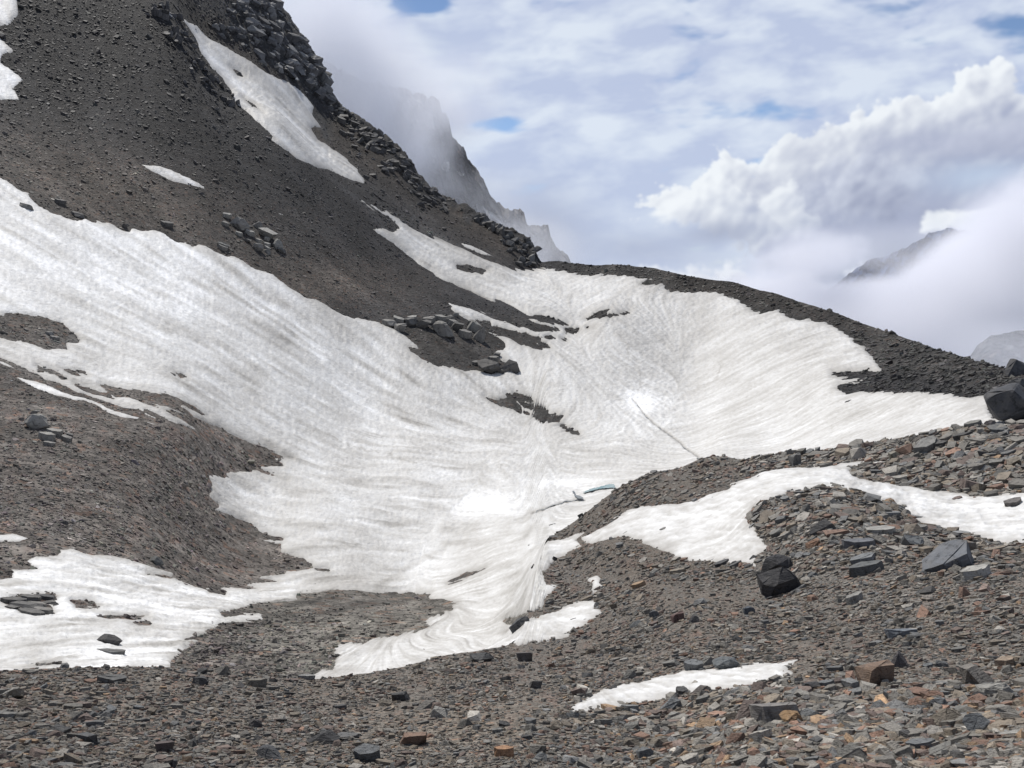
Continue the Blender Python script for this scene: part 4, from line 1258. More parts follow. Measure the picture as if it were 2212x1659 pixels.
def big_mesh(kind, seed):
    """detailed rock: a hull with a few worn facets cut back, for the ones seen largest"""
    key = (kind, seed)
    if key not in _cache:
        q = random.Random(seed)
        if kind == 'slab': pts = slab_pts(q, .30, 7)
        elif kind == 'thin': pts = slab_pts(q, .16, 6)
        elif kind == 'block': pts = block_pts(q, .68)
        elif kind == 'wedge': pts = wedge_pts(q)
        else: pts = boulder_pts(q, 19, .8)
        bm = bmesh.new()
        for p in pts: bm.verts.new(p)
        bmesh.ops.convex_hull(bm, input=bm.verts)
        bmesh.ops.delete(bm, geom=[v for v in bm.verts if not v.link_faces], context='VERTS')
        bmesh.ops.dissolve_limit(bm, angle_limit=R_(5), verts=bm.verts, edges=bm.edges)
        bmesh.ops.bevel(bm, geom=list(bm.edges), offset=.022 if kind == 'boulder' else .007, segments=1, affect='EDGES', clamp_overlap=True)
        bmesh.ops.triangulate(bm, faces=bm.faces)
        bmesh.ops.subdivide_edges(bm, edges=[e for e in bm.edges if e.calc_length() > .17], cuts=1)
        bmesh.ops.triangulate(bm, faces=bm.faces)
        for v in bm.verts:
            d = v.co.normalized() * q.uniform(-.02, .02)
            v.co += d
        me = bpy.data.meshes.new(kind + '_rock')
        bm.to_mesh(me); bm.free()
        me.materials.append(M_ROCK)
        _cache[key] = me
    return _cache[key]


def rock(sh, px, py, w, h, kind, col, label, name='rock', cat='rock', group=G_ROCK, yaw=None, tilt=0.0, tdir=0.0, seed=None, sink=.30, parent=None, deep=.75, along=.8, lift=0.0):
    """a rock seen w x h measuring units wide and high, its foot at (px, py)"""
    q = random.Random(int(px * 7 + py * 13) if seed is None else seed)
    P, nn, r = point_at(sh, px, py)
    k = r * math.sqrt(1 + (P.z / r) ** 2) / 1659
    me = big_mesh(kind, q.randrange(9) if seed is None else seed)
    nz = {'slab': .30, 'thin': .16, 'block': .72, 'wedge': .52, 'boulder': .72}[kind]
    sx, sy, szz = w * k, w * k * deep, h * k / nz * .92
    o = bpy.data.objects.new(name, me)
    COL.objects.link(o)
    up = (nn * along + Vector((0, 0, 1)) * (1 - along)).normalized()
    up = (up + Vector((math.sin(tdir), math.cos(tdir), 0)) * math.tan(tilt)).normalized() if tilt else up
    yw = q.uniform(-.5, .5) if yaw is None else yaw
    x = Vector((math.cos(yw), math.sin(yw), 0)); x = (x - up * x.dot(up)).normalized()
    mt = Matrix((x, up.cross(x), up)).transposed().to_4x4()
    o.matrix_world = Matrix.Translation(P + Vector((0, 0, h * k * (.5 - sink) + lift * k))) @ mt @ Matrix.Diagonal((sx, sy, szz, 1))
    c = PAL[PALN.index(col)] if isinstance(col, str) else np.array(col)
    o['tint'] = [float(v) for v in c * q.uniform(.88, 1.12)]
    if parent is None:
        tag(o, label, cat, group)
    else:
        mw = o.matrix_world.copy(); o.parent = parent; o.matrix_parent_inverse = parent.matrix_world.inverted(); o.matrix_world = mw
    return o


BK_SHADE = (.030, .030, .033)  # shaded fronts of the twin boulders, put into the tint as near-black
A_, B_ = SHA, SHB
SPOTS = [
    (A_, 1678, 1284, 92, 66, 'boulder', BK_SHADE, 'black boulder in front of its twin at the edge of the S-shaped snow sheet', dict(name='boulder', cat='boulder', seed=3, sink=.12)),
    (A_, 1673, 1236, 82, 44, 'boulder', BK_SHADE, 'black boulder half hidden behind its twin by the snow edge', dict(name='boulder', cat='boulder', seed=5, sink=.15)),
    (B_, 2186, 913, 104, 92, 'boulder', (.042, .044, .05), 'huge dark grey boulder standing in the snow at the end of the moraine', dict(name='boulder', cat='boulder', seed=7, sink=.06)),
    (B_, 2192, 812, 52, 34, 'wedge', (.045, .046, .05), 'dark pointed boulder on the moraine crest above the huge boulder', dict(name='boulder', cat='boulder', sink=.12)),
    (B_, 2200, 838, 40, 26, 'boulder', (.055, .057, .06), 'dark boulder just above the huge boulder in the snow', dict(name='boulder', cat='boulder')),
    (A_, 2050, 1224, 122, 42, 'slab', (.10, .107, .118), 'largest blue-grey slab, tilted, above the pale flat rock', dict(yaw=.35, tilt=.3, tdir=-2.2)),
    (A_, 2060, 1226, 42, 30, 'block', 'blue-grey', 'blue-grey block propped against the largest tilted slab', {}),
    (A_, 2108, 1250, 74, 30, 'slab', 'pale grey', 'pale rounded flat rock below the largest tilted slab', {}),
    (A_, 1868, 1238, 74, 26, 'slab', (.095, .10, .10), 'thick dark slab with flat grey top at the edge of the dirt flat', dict(yaw=.05)),
    (A_, 1866, 1215, 60, 20, 'slab', 'blue-grey', 'blue-grey slab lying just behind the thick dark one', {}),
    (A_, 1778, 1150, 50, 34, 'wedge', (.05, .05, .052), 'dark tilted wedge in the middle of the stony mound', dict(tilt=.35, tdir=2.4)),
    (A_, 1682, 1160, 38, 24, 'block', 'grey', 'grey flat-topped block on the snow side of the mound', {}),
    (A_, 1902, 1152, 68, 16, 'thin', 'pale grey', 'long pale slab across the slope of the mound', dict(yaw=.15)),
    (A_, 1975, 1148, 62, 16, 'thin', 'grey', 'long grey slab beside the pale one on the mound', dict(yaw=.2)),
    (A_, 1758, 1180, 34, 20, 'block', (.21, .12, .075), 'rust stone under the long slab on the mound', {}),
    (A_, 1855, 1183, 70, 24, 'slab', (.10, .105, .115), 'dark grey slab above the dirt flat', {}),
    (A_, 1970, 1178, 42, 30, 'slab', 'blue-grey', 'blue-grey upright plate near the largest slab', dict(tilt=.8, tdir=3.3)),
    (A_, 1564, 1445, 62, 34, 'boulder', (.105, .115, .12), 'biggest grey rock on the upper rim of the lone snow strip', dict(sink=.15)),
    (A_, 1497, 1447, 42, 26, 'slab', 'blue-grey', 'blue-grey slab on the rim of the lone snow strip', dict(tilt=.35, tdir=3.0)),
    (A_, 1450, 1440, 40, 18, 'block', 'grey', 'grey block at the end of the row on the snow strip rim', {}),
    (A_, 1526, 1436, 36, 22, 'wedge', 'grey', 'grey wedge between the two biggest rocks on the snow strip rim', {}),
    (A_, 1752, 1489, 46, 26, 'boulder', (.045, .045, .047), 'black rounded rock below the tip of the lone snow strip', {}),
    (A_, 1786, 1485, 34, 18, 'slab', 'blue-grey', 'blue-grey rock touching the black rounded one', {}),
    (A_, 1890, 1475, 76, 46, 'block', (.175, .118, .082), 'largest rust-orange block among the stones', dict(yaw=.3, sink=.15)),
    (A_, 1940, 1442, 36, 38, 'wedge', (.06, .055, .057), 'dark pointed rock behind the largest rust-orange block', {}),
    (A_, 1705, 1566, 52, 36, 'boulder', (.27, .17, .085), 'round ochre rock on the big flat grey slab', dict(sink=.1)),
    (A_, 1672, 1560, 104, 40, 'slab', (.165, .155, .145), 'big flat grey slab with a hollow under its edge', dict(yaw=-.25, tilt=.12, tdir=0, sink=.1)),
    (A_, 2104, 1590, 38, 8, 'thin', (.14, .152, .162), 'blue-grey blade of rock standing on end', dict(tilt=1.32, tdir=-2.3, yaw=.75, deep=1.9, lift=22)),
    (A_, 2102, 1478, 58, 48, 'block', (.17, .155, .135), 'tall tilted block with one black side', dict(tilt=.25, tdir=-1.2, sink=.15)),
    (A_, 2104, 1496, 28, 22, 'boulder', 'ochre', 'ochre stone at the foot of the tall tilted block', {}),
    (A_, 2172, 1440, 44, 22, 'slab', (.26, .20, .145), 'tan slab with a black underside up the slope from the tall block', {}),
    (A_, 2082, 1288, 26, 24, 'wedge', 'rust-red', 'rust-red wedge standing up alone in the grey scree', {}),
    (A_, 1947, 1374, 60, 20, 'thin', (.115, .13, .15), 'flat blue-grey plate in the middle of the brown scree', {}),
    (A_, 1846, 1302, 42, 24, 'thin', (.2, .195, .18), 'pale slab down the slope from the black twin boulders', {}),
    (A_, 1617, 1326, 28, 26, 'boulder', (.07, .08, .095), 'dark blue-grey rounded rock below the black twin boulders', {}),
    (A_, 1464, 1342, 32, 26, 'block', (.095, .055, .050), 'dark red block in the grey scree', {}),
    (A_, 1498, 1345, 24, 20, 'wedge', (.06, .06, .065), 'dark wedge beside the dark red block', {}),
    (A_, 1412, 1334, 24, 26, 'boulder', (.10, .105, .11), 'grey upright rock left of the dark red block', {}),
    (A_, 1717, 1004, 28, 26, 'block', (.12, .118, .112), 'grey block sitting on the crest of the near ridge', dict(sink=.1)),
    (A_, 1932, 990, 30, 22, 'block', (.19, .175, .14), 'tan cube-shaped block among the crest stones', {}),
    (A_, 1520, 1010, 28, 14, 'wedge', (.11, .085, .068), 'brown wedge on the top of the dark ridge nose', {}),
    (A_, 1850, 970, 28, 14, 'boulder', 'grey', 'grey rounded rock breaking the crest line above the snow', {}),
    (A_, 2100, 922, 34, 14, 'slab', 'grey', 'flat grey rock on the crest against the snow', {}),
    (A_, 2140, 922, 26, 20, 'boulder', (.13, .115, .11), 'rounded brownish rock on the crest against the snow', {}),
    (A_, 1986, 955, 30, 16, 'block', (.13, .115, .1), 'brown block on the crest where it meets the snow', {}),
    (A_, 2002, 970, 60, 24, 'slab', (.16, .157, .148), 'broad grey slab tilted below the crest', dict(tilt=.2, tdir=2.8)),
    (A_, 1434, 1146, 24, 8, 'slab', 'grey', 'small flat rock alone on the S-shaped snow sheet', {}),
    (A_, 2068, 1081, 25, 9, 'slab', (.12, .09, .08), 'brown rock alone on the upper part of the S-shaped snow sheet', {}),
    (A_, 2190, 1094, 46, 18, 'slab', (.11, .10, .095), 'dark stones poking from the S-shaped snow sheet at the picture edge', {}),
    (A_, 1560, 1220, 38, 10, 'slab', (.05, .05, .052), 'flat black rock on the snow edge beside the twin boulders', {}),
    (A_, 1616, 1224, 24, 9, 'boulder', (.06, .06, .06), 'small black rock between the flat one and the twin boulders', {}),
    (B_, 1121, 1360, 52, 28, 'boulder', (.055, .057, .06), 'black boulder resting on the end of the snow tongue', dict(name='boulder', cat='boulder', sink=.12)),
    (B_, 237, 1392, 54, 22, 'boulder', (.055, .053, .055), 'black lens-shaped boulder lying on the lower snow tongue', dict(name='boulder', cat='boulder', sink=.1)),
    (B_, 242, 1414, 60, 13, 'slab', (.12, .12, .118), 'flat grey slab on the lower snow just below the black boulder', {}),
    (B_, 338, 1218, 36, 22, 'boulder', (.10, .103, .10), 'grey rock above the upper edge of the lower snow tongue', {}),
    (A_, 432, 1478, 36, 26, 'boulder', (.055, .055, .056), 'dark rounded rock on the brow of the near slope', {}),
    (A_, 436, 1455, 24, 16, 'block', (.06, .06, .06), 'dark block right behind the dark rounded rock on the brow', {}),
    (A_, 242, 1474, 54, 18, 'thin', (.09, .09, .088), 'dark flat slab on the reddish scree below the snow', dict(tilt=.25, tdir=3)),
    (A_, 553, 1482, 46, 20, 'slab', (.165, .15, .125), 'tan slab lying on the brow near the snow tip', {}),
    (A_, 865, 1514, 42, 26, 'block', (.05, .05, .05), 'black boxy block with a pale top on fine scree', {}),
    (A_, 922, 1530, 50, 20, 'wedge', (.145, .135, .12), 'grey-brown wedge near the black boxy block', {}),
    (A_, 735, 1532, 30, 12, 'slab', 'black', 'small black slab on fine scree', {}),
    (A_, 550, 1570, 36, 22, 'boulder', (.06, .055, .055), 'dark knobbly rock on the reddish scree', {}),
    (A_, 697, 1604, 68, 28, 'wedge', (.05, .05, .052), 'long black wedge casting a shadow on the scree', dict(yaw=.2)),
    (A_, 893, 1608, 60, 34, 'block', (.19, .12, .085), 'rusty broken block near the bottom of the slope', {}),
    (A_, 795, 1642, 54, 38, 'slab', 'blue-grey', 'blue-grey slab near the bottom of the slope', dict(tilt=.4, tdir=3.1)),
    (A_, 1090, 1634, 44, 26, 'slab', (.32, .18, .10), 'bright orange slab near the bottom of the slope', {}),
    (A_, 662, 1430, 42, 13, 'slab', (.2, .2, .19), 'pale flat stone on the tongue of fine scree', {}),
    (A_, 352, 1622, 44, 28, 'block', (.095, .075, .07), 'dark reddish block low on the slope', {}),
    (A_, 186, 1606, 44, 28, 'block', (.085, .088, .092), 'dark grey block with flat top low on the slope', {}),
    (A_, 584, 1636, 70, 34, 'boulder', (.06, .063, .068), 'dark blue-grey boulder low on the slope', {}),
    (A_, 1130, 1428, 46, 30, 'block', (.11, .10, .095), 'brown-grey block below the end of the snow tongue', {}),
    (A_, 1040, 1428, 60, 28, 'boulder', (.065, .067, .068), 'dark rough rock on the brow by the snow', {}),
    (A_, 1360, 1466, 28, 24, 'wedge', 'grey', 'grey wedge above the sharp end of the lone snow strip', {}),
    (A_, 1515, 1495, 42, 16, 'wedge', (.12, .105, .095), 'brown wedge on the lower rim of the lone snow strip', {}),
    (A_, 1472, 1498, 30, 18, 'slab', (.10, .10, .10), 'dark slab on the lower rim of the lone snow strip', dict(tilt=.5, tdir=3)),
    (B_, 57, 454, 30, 18, 'boulder', (.14, .135, .125), 'grey boulder poking out of the high edge of the big snowfield', {}),
    (B_, 108, 724, 18, 12, 'boulder', (.17, .165, .155), 'pale boulder on the dark scree island in the snow', {}),
    (B_, 118, 733, 22, 9, 'slab', (.14, .135, .128), 'grey slab beside the pale boulder on the scree island', {}),
    (B_, 168, 468, 34, 14, 'boulder', (.06, .058, .057), 'black rock cluster piece on the snow edge under the brown scree', {}),
    (B_, 130, 440, 24, 12, 'slab', (.075, .072, .07), 'dark slab above the black rock on the snow edge', {}),
    (B_, 270, 492, 12, 14, 'block', (.08, .075, .07), 'small brown block standing at the snow edge', {}),
    (B_, 360, 488, 30, 12, 'slab', (.06, .058, .056), 'dark rock at the snow edge below the grey outcrop', {}),
    (B_, 482, 535, 30, 14, 'slab', (.10, .1, .095), 'grey slab lying just above the snow edge', {}),
    (B_, 1016, 1189, 9, 6, 'block', (.05, .05, .05), 'tiny dark stone out on the melt basin', {}),
    (B_, 1142, 1182, 9, 7, 'wedge', (.05, .05, .05), 'tiny dark stone on the snow below the ridge nose', {}),
    (B_, 1152, 1227, 12, 9, 'block', (.06, .06, .06), 'tiny dark stone near the scree lobe on the snow', {}),
    (B_, 1194, 1137, 16, 7, 'slab', (.06, .06, .06), 'flat dark stone on the snow under the ridge', {}),
    (B_, 1450, 690 + 0, 10, 5, 'slab', (.08, .08, .08), 'small stone high on the snow bulge', {}),
    (B_, 372, 810, 16, 6, 'slab', (.08, .075, .07), 'small dark rock half melted into the middle of the big snowfield', {}),
]
for sh, x, y, w, h, kind, col, lab, kw in SPOTS:
    rock(sh, x, y, w, h, kind, col, lab, **kw)


# ------------------------------------------------------------------ outcrops: bedrock broken into blocks
def outcrop(name, label, cat, base, blocks, sh=SHB, group=None, part='rock_block'):
    P, nn, r = point_at(sh, *base)
    e = bpy.data.objects.new(name, None); e.empty_display_size = 1; e.location = P
    COL.objects.link(e)
    bpy.context.view_layer.update()
    tag(e, label, cat, group)
    for i, (x, y, w, h, kind, col, *rest) in enumerate(blocks):
        kw = rest[0] if rest else {}
        rock(sh, x, y, w, h, kind, col, None, name=part, parent=e, sink=kw.pop('sink', .25), **kw)
    return e


G1, G2, G3 = (.235, .228, .208), (.170, .163, .150), (.10, .097, .092)


def cq(*p):   # crop of the outcrop cluster
    return [(414.7 + x * .1094, 432 + y * .1094) + tuple(r) for x, y, *r in p]


outcrop('rock_outcrop', 'cluster of pale grey bedrock blocks on the brown scree above the big snowfield', 'rock outcrop', (540, 500), [
    (x, y, w * .1094, h * .1094, k, c) for x, y, w, h, k, c in cq((690, 350, 200, 110, 'slab', G1), (950, 560, 420, 290, 'boulder', G2), (1150, 700, 210, 110, 'slab', G1), (930, 690, 160, 80, 'slab', G1), (1300, 560, 200, 160, 'wedge', G2), (1480, 730, 420, 210, 'block', G1),
                                                        (1090, 830, 140, 90, 'block', G3), (1310, 830, 150, 90, 'slab', G1), (1300, 1000, 240, 220, 'boulder', G2), (1480, 800, 130, 90, 'slab', G1), (1690, 970, 290, 260, 'boulder', G1), (1480, 900, 150, 80, 'slab', G1), (1490, 970, 150, 70, 'slab', G1), (1480, 1040, 180, 90, 'wedge', G2), (1760, 1040, 200, 110, 'block', G3), (650, 510, 150, 90, 'slab', G2), (600, 970, 220, 110, 'slab', G2))])
outcrop('rock_outcrop', 'rocky lip of tilted grey slabs along the top of the dark scree island', 'rock outcrop', (930, 730), [
    (777.6 + x / 4, 639.4 + y / 4, w / 4, h / 4, k, c, kw) for x, y, w, h, k, c, kw in [
        (260, 255, 170, 80, 'boulder', G2, {}), (345, 300, 110, 90, 'block', G2, {}), (330, 225, 130, 60, 'slab', G1, {}), (440, 255, 140, 110, 'boulder', G3, {}), (450, 210, 110, 50, 'slab', G1, {}), (560, 270, 130, 100, 'block', G3, {}), (600, 225, 130, 60, 'slab', G2, {}),
        (720, 330, 250, 150, 'boulder', G2, {}), (690, 210, 120, 60, 'slab', G1, {}), (770, 210, 100, 60, 'wedge', G2, {}), (840, 300, 110, 110, 'block', G3, {}), (830, 180, 60, 50, 'block', G2, {}), (900, 355, 130, 80, 'slab', G2, {}), (980, 300, 140, 110, 'slab', G1, dict(tilt=.4, tdir=1.6)),
        (1030, 385, 110, 150, 'wedge', G2, {}), (960, 250, 90, 60, 'slab', G2, {}), (800, 260, 120, 70, 'slab', G2, {})]])
outcrop('rock_outcrop', 'dark overhanging block with a pale rim at the lowest point of the scree island', 'rock outcrop', (1050, 795), [
    (777.6 + x / 4, 639.4 + y / 4, w / 4, h / 4, k, c, kw) for x, y, w, h, k, c, kw in [
        (1105, 655, 260, 130, 'boulder', (.07, .066, .062), dict(sink=.1)), (1150, 570, 110, 70, 'slab', G2, {}), (1000, 590, 90, 40, 'slab', G2, {}), (1290, 650, 190, 120, 'wedge', (.09, .084, .078), {}), (1180, 520, 70, 50, 'block', G3, {}), (1215, 665, 60, 50, 'block', G3, {})]])
outcrop('rock_pile', 'heap of grey broken slabs on the brown scree left of the snow fingers', 'rock pile', (90, 930), [
    (x / 4, 777.6 + y / 4, w / 4, h / 4, k, c, kw) for x, y, w, h, k, c, kw in [
        (320, 590, 190, 130, 'boulder', G1, dict(sink=.15)), (300, 465, 60, 40, 'block', G2, {}), (480, 650, 170, 60, 'slab', G1, dict(yaw=-.5)), (575, 700, 110, 50, 'slab', G2, {}), (400, 690, 140, 70, 'slab', G1, {}), (430, 740, 100, 40, 'slab', G2, {}), (600, 655, 70, 25, 'thin', G3, {}), (400, 590, 60, 50, 'block', G2, {})]])
outcrop('rock_pile', 'dark slate blocks breaking through the lower snow tongue', 'rock pile', (70, 1315), [
    (x / 2, 829.5 + y / 2, w / 2, h / 2 * .7, k, c, dict(sink=.42)) for x, y, w, h, k, c in [
        (60, 945, 90, 40, 'slab', G3), (130, 935, 100, 45, 'slab', G3), (200, 930, 90, 40, 'slab', (.07, .07, .07)), (110, 965, 110, 50, 'block', G3), (190, 985, 90, 35, 'slab', G2), (130, 990, 110, 30, 'slab', G3), (215, 950, 70, 30, 'wedge', G3), (50, 970, 60, 30, 'block', G3), (160, 960, 70, 35, 'slab', G2)]])
q = random.Random(5)
blk = []
for k in range(240):     # the crag beside the couloir
    a = q.random(); b = q.gauss(0, 1)
    x = 480 + 205 * a; y = 10 + 185 * a ** 1.15
    x += b * 22 * (1 - .4 * a) + 22; y += -b * 26 * (1 - .4 * a)
    lim = np.interp(x, [p[0] for p in SKYLINE], [p[1] for p in SKYLINE]) + 12
    if y < lim: y = lim + q.uniform(0, 25)
    sz = q.choice([7, 9, 11, 14, 18, 24, 32])
    blk.append((x, y, sz, sz * q.uniform(.5, 1.0), q.choice(['block', 'wedge', 'slab', 'slab']), q.choice([(.085, .086, .09), (.11, .11, .112), (.06, .06, .063), (.16, .16, .158)]), dict(along=.4, yaw=q.gauss(.3, .5), tilt=q.uniform(.3, .8), tdir=q.gauss(2.3, .4), sink=.46)))
outcrop('rocky_crag', 'blocky grey crag rising into the cloud above the snow couloir', 'crag', (600, 100), blk, part='rock_block')
blk = []
for k in range(70):     # broken rim of the black face where it stands over the couloir
    a = q.random()
    x = 352 + 170 * a; y = np.interp(x, [352, 400, 425, 455, 500, 525], [8, 45, 90, 150, 195, 232])
    d_ = abs(q.gauss(0, 1)) * 24
    x -= d_ * .9 + 6; y += d_ * .35
    if y < 4: y = 4 + q.uniform(0, 20)
    sz = q.choice([7, 9, 12, 15, 20])
    blk.append((x, y, sz, sz * q.uniform(.5, .9), q.choice(['block', 'wedge', 'boulder', 'slab']), q.choice([(.045, .045, .048), (.055, .054, .056), (.075, .072, .07)]), dict(along=.4, yaw=q.uniform(-1.5, 1.5), tilt=q.uniform(0, .7), tdir=q.uniform(0, 6.28))))
outcrop('rocky_crag', 'broken black rim of the dark face, overlooking the long snow couloir', 'crag', (440, 150), blk)
blk = []
for k in range(240):     # jagged crest running down from the crag
    a = q.random()
    x = 700 + 262 * a
    lim = np.interp(x, [p[0] for p in SKYLINE], [p[1] for p in SKYLINE])
    y = lim + 3 + abs(q.gauss(0, 1)) * (14 + 26 * math.sin(3.14 * a))
    sz = q.choice([6, 8, 10, 13, 17, 23])
    blk.append((x, y, sz, sz * q.uniform(.5, .95), q.choice(['block', 'wedge', 'slab', 'slab']), q.choice([(.042, .041, .042), (.055, .053, .052), (.075, .071, .068), (.09, .087, .083)]), dict(along=.4, yaw=q.gauss(.3, .6), tilt=q.uniform(.3, .8), tdir=q.gauss(2.3, .5), sink=.46)))
outcrop('rocky_crag', 'jagged black crest stepping down the skyline from the crag to the notch', 'crag', (830, 310), blk)
blk = []
for k in range(80):
    a = q.random()
    x = 1030 + 125 * a
    lim = np.interp(x, [p[0] for p in SKYLINE], [p[1] for p in SKYLINE])
    y = lim + 5 + q.random() * (12 + 58 * sstep(.25, .8, a)) * (1 if a < .93 else .8)
    y = min(y, 575)
    sz = q.choice([9, 12, 15, 20, 26])
    blk.append((x, y, sz, sz * q.uniform(.5, .95), q.choice(['block', 'wedge', 'boulder', 'block']), q.choice([(.055, .055, .056), (.08, .078, .076), (.11, .108, .104)]), dict(along=.4, yaw=q.uniform(-1.5, 1.5), tilt=q.uniform(0, .7), tdir=q.uniform(0, 6.28))))
outcrop('rocky_crag', 'stepped rocky knob at the low end of the ridge above the saddle', 'crag', (1120, 540), blk)

# rocks of middling size, each its own object
PLACES = [((1300, 2212, 1500, 1700), 'in the coarsest, nearest stones'), ((600, 1300, 1500, 1700), 'on fine scree low on the slope'), ((0, 600, 1470, 1700), 'on the reddish scree below the brow'),
          ((1600, 2212, 1330, 1500), 'on brown scree above the rust-orange block'), ((1750, 2212, 1235, 1330), 'by the dirt flat below the tilted slab'), ((1620, 2212, 1060, 1235), 'on the stony mound inside the S-shaped snow'),
          ((1750, 2212, 920, 1060), 'on the bouldery crest above the S-shaped snow'), ((1280, 1620, 1240, 1430), 'between the twin boulders and lone snow strip'), ((1150, 1620, 980, 1240), 'on the dark ridge nose beside the snow')]
SHN = {'slab': ['flat slab', 'broad slab'], 'thin': ['thin plate', 'thin sharp plate'], 'block': ['angular block', 'squarish block'], 'wedge': ['wedge', 'pointed wedge'], 'boulder': ['rounded rock', 'knobbly rock']}
seen = {d['label'] for d in bpy.data.objects if 'label' in d}
q = random.Random(23)
cnt = 0; tries = 0
quota = [84, 24, 22, 30, 18, 24, 26, 12, 6]
for (bx, plc), qn in zip(PLACES, quota):
    made = 0
    while made < qn and tries < 4000:
        tries += 1
        x, y = q.uniform(bx[0], bx[1]), q.uniform(bx[2], min(bx[3], 1665))
        th_, s_ = locate(SHA, x, y)
        if cover_at(SNA, np.array([th_]), np.array([s_]))[0] > -4: continue
        if s_ > .985 or any(abs(x - p[1]) < p[3] * .45 and abs(y - p[2]) < p[4] * .6 for p in SPOTS): continue
        ci = q.choices(range(8), [6, 2.5, 3.6, 4.0, 1.5, 3.2, .9, 2.2] if bx[0] == 1300 else [6, 2.5, 3.6, 2.0, .9, 3.2, 1.3, 1.8])[0]
        kind = q.choice(['slab', 'slab', 'slab', 'thin', 'block', 'wedge', 'wedge', 'boulder'])
        big = 1.0 if bx[2] >= 1470 else .85
        w = min(74, max(20, q.lognormvariate(3.2 + .40 * (bx[0] > 1200 and bx[2] > 1480), .32))) * big
        h = w * {'slab': .36, 'thin': .26, 'block': .62, 'wedge': .52, 'boulder': .66}[kind] * q.uniform(.8, 1.2)
        tl = q.choice([0, 0, .2, .4]) if kind != 'thin' else q.choice([0, .2, .6, 1.0])
        words = [PALN[ci], SHN[kind][made % 2]]
        size = 'small' if w < 23 else ('mid-sized' if w < 31 else 'large')
        lab = f'{size} {words[0]} {words[1]} {plc}'
        if lab in seen: lab = f'{size} {words[0]} {words[1]}{" on edge" if tl > .3 else " lying flat"} {plc}'
        if len(lab.split()) > 16: continue
        if lab in seen: continue
        seen.add(lab)
        rock(SHA, x, y, w, h, kind, PALN[ci], lab, tilt=tl, tdir=q.uniform(0, 6.28), yaw=q.uniform(-.9, .9))
        made += 1; cnt += 1

# ------------------------------------------------------------------ melt water
m, nt = new_mat('melt_water')
b = N(nt, 'ShaderNodeBsdfPrincipled', inp={'Base Color': (.10, .20, .23, 1), 'Roughness': 0.12, 'Specular IOR Level': 0.5})
o_ = N(nt, 'ShaderNodeOutputMaterial'); nt.links.new(b.outputs[0], o_.inputs[0])
M_WATER = m
m, nt = new_mat('wet_channel')
b = N(nt, 'ShaderNodeBsdfPrincipled', inp={'Base Color': (.10, .115, .125, 1), 'Roughness': 0.3})
o_ = N(nt, 'ShaderNodeOutputMaterial'); nt.links.new(b.outputs[0], o_.inputs[0])
M_WET = m


def flat_on_snow(name, poly, mat, lift=6.0):
    sd = poly_sd(poly, SNB.px, SNB.py)
    P = SNB.base.copy()
    P[..., 2] += lift / 1659 * np.exp(SNB.lr)
    o = grid_mesh(name, P, sd > 0, None, mat)
    return tag(o, kind='structure') if o else None


def c4(*p): return Q(1036.8, 985, .2343, *p)


flat_on_snow('melt_pool', c4((935, 368), (1000, 340), (1060, 322), (1130, 305), (1200, 288), (1238, 290), (1260, 330), (1200, 328), (1120, 334), (1040, 350), (960, 372)), M_WATER, 8)
flat_on_snow('melt_pool', c4((840, 352), (870, 350), (888, 366), (880, 388), (930, 396), (975, 428), (900, 428), (860, 395), (872, 375), (848, 368)), M_WET, 8)


def ribbon(name, pts, wpx, mat, lift):
    """a narrow channel of running water laid along the snow"""
    rows = []
    p = [np.array(a, float) for a in pts]
    fine = []
    for a, b_ in zip(p[:-1], p[1:]):
        for k in range(5): fine.append(a + (b_ - a) * k / 5)
    fine.append(p[-1])
    fine = [f + np.array([2.6 * math.sin(i * 1.3) + 1.5 * math.sin(i * .37), 1.6 * math.sin(i * .9 + 1)]) for i, f in enumerate(fine)]
    for i, f in enumerate(fine):
        d = fine[min(i + 1, len(fine) - 1)] - fine[max(i - 1, 0)]
        d /= np.linalg.norm(d) + 1e-9
        nrm_ = np.array([-d[1], d[0]])
        w_ = wpx * (.55 + .45 * math.sin(i * .7) ** 2) * (1 if 1 < i < len(fine) - 2 else .4)
        row = []
        for sgn in (-1, 1):
            f2 = f + nrm_ * sgn * w_ / 2
            P_, n_, r_ = point_at(SHB, *f2)
            row.append(P_ + Vector((0, 0, lift / 1659 * r_)))
        rows.append(row)
    P = np.array([[list(v) for v in r] for r in rows])
    return tag(grid_mesh(name, P, None, None, mat), kind='structure')


ribbon('melt_stream', CRACK, 1.2, M_WET, 2.0)
ribbon('melt_stream', STREAM, 1.8, M_WET, 3.5)

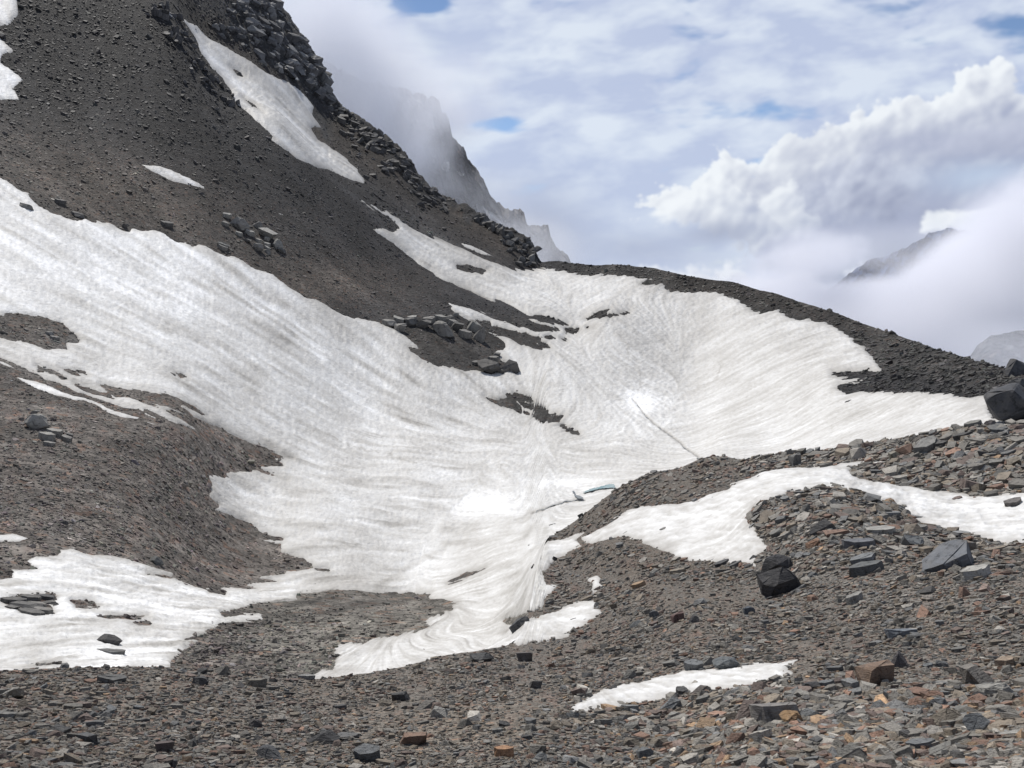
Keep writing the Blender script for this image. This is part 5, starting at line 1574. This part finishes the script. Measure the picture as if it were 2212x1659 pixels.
# ------------------------------------------------------------------ mist hanging behind the ridge and over the valley
def mist(name, lo, hi, blobs, dens, seed):
    bm = bmesh.new()
    bmesh.ops.create_cube(bm, size=1)
    me = bpy.data.meshes.new(name); bm.to_mesh(me); bm.free()
    o = bpy.data.objects.new(name, me); COL.objects.link(o)
    lo, hi = Vector(lo), Vector(hi)
    for v in me.vertices:
        v.co = Vector([lo[i] + (v.co[i] + .5) * (hi[i] - lo[i]) for i in range(3)])
    m, nt = new_mat(name + '_air')
    L = nt.links.new
    tc = N(nt, 'ShaderNodeTexCoord').outputs['Object']
    tot = None
    for (px, py, dist, rad, rz, w) in blobs:
        th, t = pix2tt(px, py)
        c = (dist * math.sin(th), dist * math.cos(th), dist * t)
        k = dist / 1659
        mp = N(nt, 'ShaderNodeMapping', vector_type='TEXTURE')
        mp.inputs['Location'].default_value = c; mp.inputs['Scale'].default_value = (rad * k, rad * k * .8 + 25, rz * k)
        L(tc, mp.inputs[0])
        ln = N(nt, 'ShaderNodeVectorMath', operation='LENGTH'); L(mp.outputs[0], ln.inputs[0])
        g = mathn(nt, 'MULTIPLY', mathn(nt, 'SUBTRACT', 1.0, ln.outputs['Value'], True), 2.2, True)
        g = mathn(nt, 'MULTIPLY', mathn(nt, 'MULTIPLY', g, g), w)
        tot = g if tot is None else mathn(nt, 'ADD', tot, g)
    nz = N(nt, 'ShaderNodeTexNoise', inp={'Scale': 0.018, 'Detail': 5.0, 'Roughness': 0.6, 'Distortion': 1.2}); L(tc, nz.inputs['Vector'])
    f = mathn(nt, 'MULTIPLY', mathn(nt, 'SUBTRACT', nz.outputs[0], 0.33 if seed == 1 else 0.2), 3.2, True)
    d = mathn(nt, 'MULTIPLY', mathn(nt, 'MULTIPLY', tot, f), dens)
    pv = N(nt, 'ShaderNodeVolumePrincipled', inp={'Color': (.945, .955, .985, 1) if seed == 1 else (.90, .908, .945, 1), 'Anisotropy': .0})
    L(d, pv.inputs['Density'])
    out = N(nt, 'ShaderNodeOutputMaterial'); L(pv.outputs[0], out.inputs['Volume'])
    me.materials.append(m)
    return tag(o, kind='stuff')


if not globals().get('NO_MIST'):
    mist('mist', (-330, 480, -120), (90, 640, 330), [
        (730, 160, 560, 220, 200, 1.6), (860, 250, 560, 200, 170, 1.2), (620, 30, 560, 200, 180, 1.0), (900, 370, 560, 130, 110, .7), (1130, 560, 560, 170, 120, .9), (1000, 200, 560, 130, 110, .5), (1050, 440, 560, 130, 120, .3), (800, 330, 560, 150, 130, .9)], .024, 1)
    mist('mist', (105, 235, -280), (420, 625, 70), [
        (2190, 770, 325, 150, 90, .34), (2230, 640, 600, 260, 150, 1.5), (2060, 720, 600, 260, 150, 1.4), (1850, 740, 600, 260, 130, 1.4), (1650, 680, 600, 220, 100, 1.1), (1700, 580, 600, 110, 60, .5), (2330, 500, 600, 220, 140, 1.3), (2190, 640, 600, 200, 160, 2.6), (2100, 640, 600, 110, 100, 1.5), (2080, 640, 600, 130, 85, 1.0), (1880, 650, 600, 150, 62, .7), (1760, 570, 600, 90, 70, .35), (1930, 540, 600, 200, 70, .13), (2120, 560, 600, 80, 60, 1.2), (1740, 530, 600, 110, 50, .25)], .055, 2)
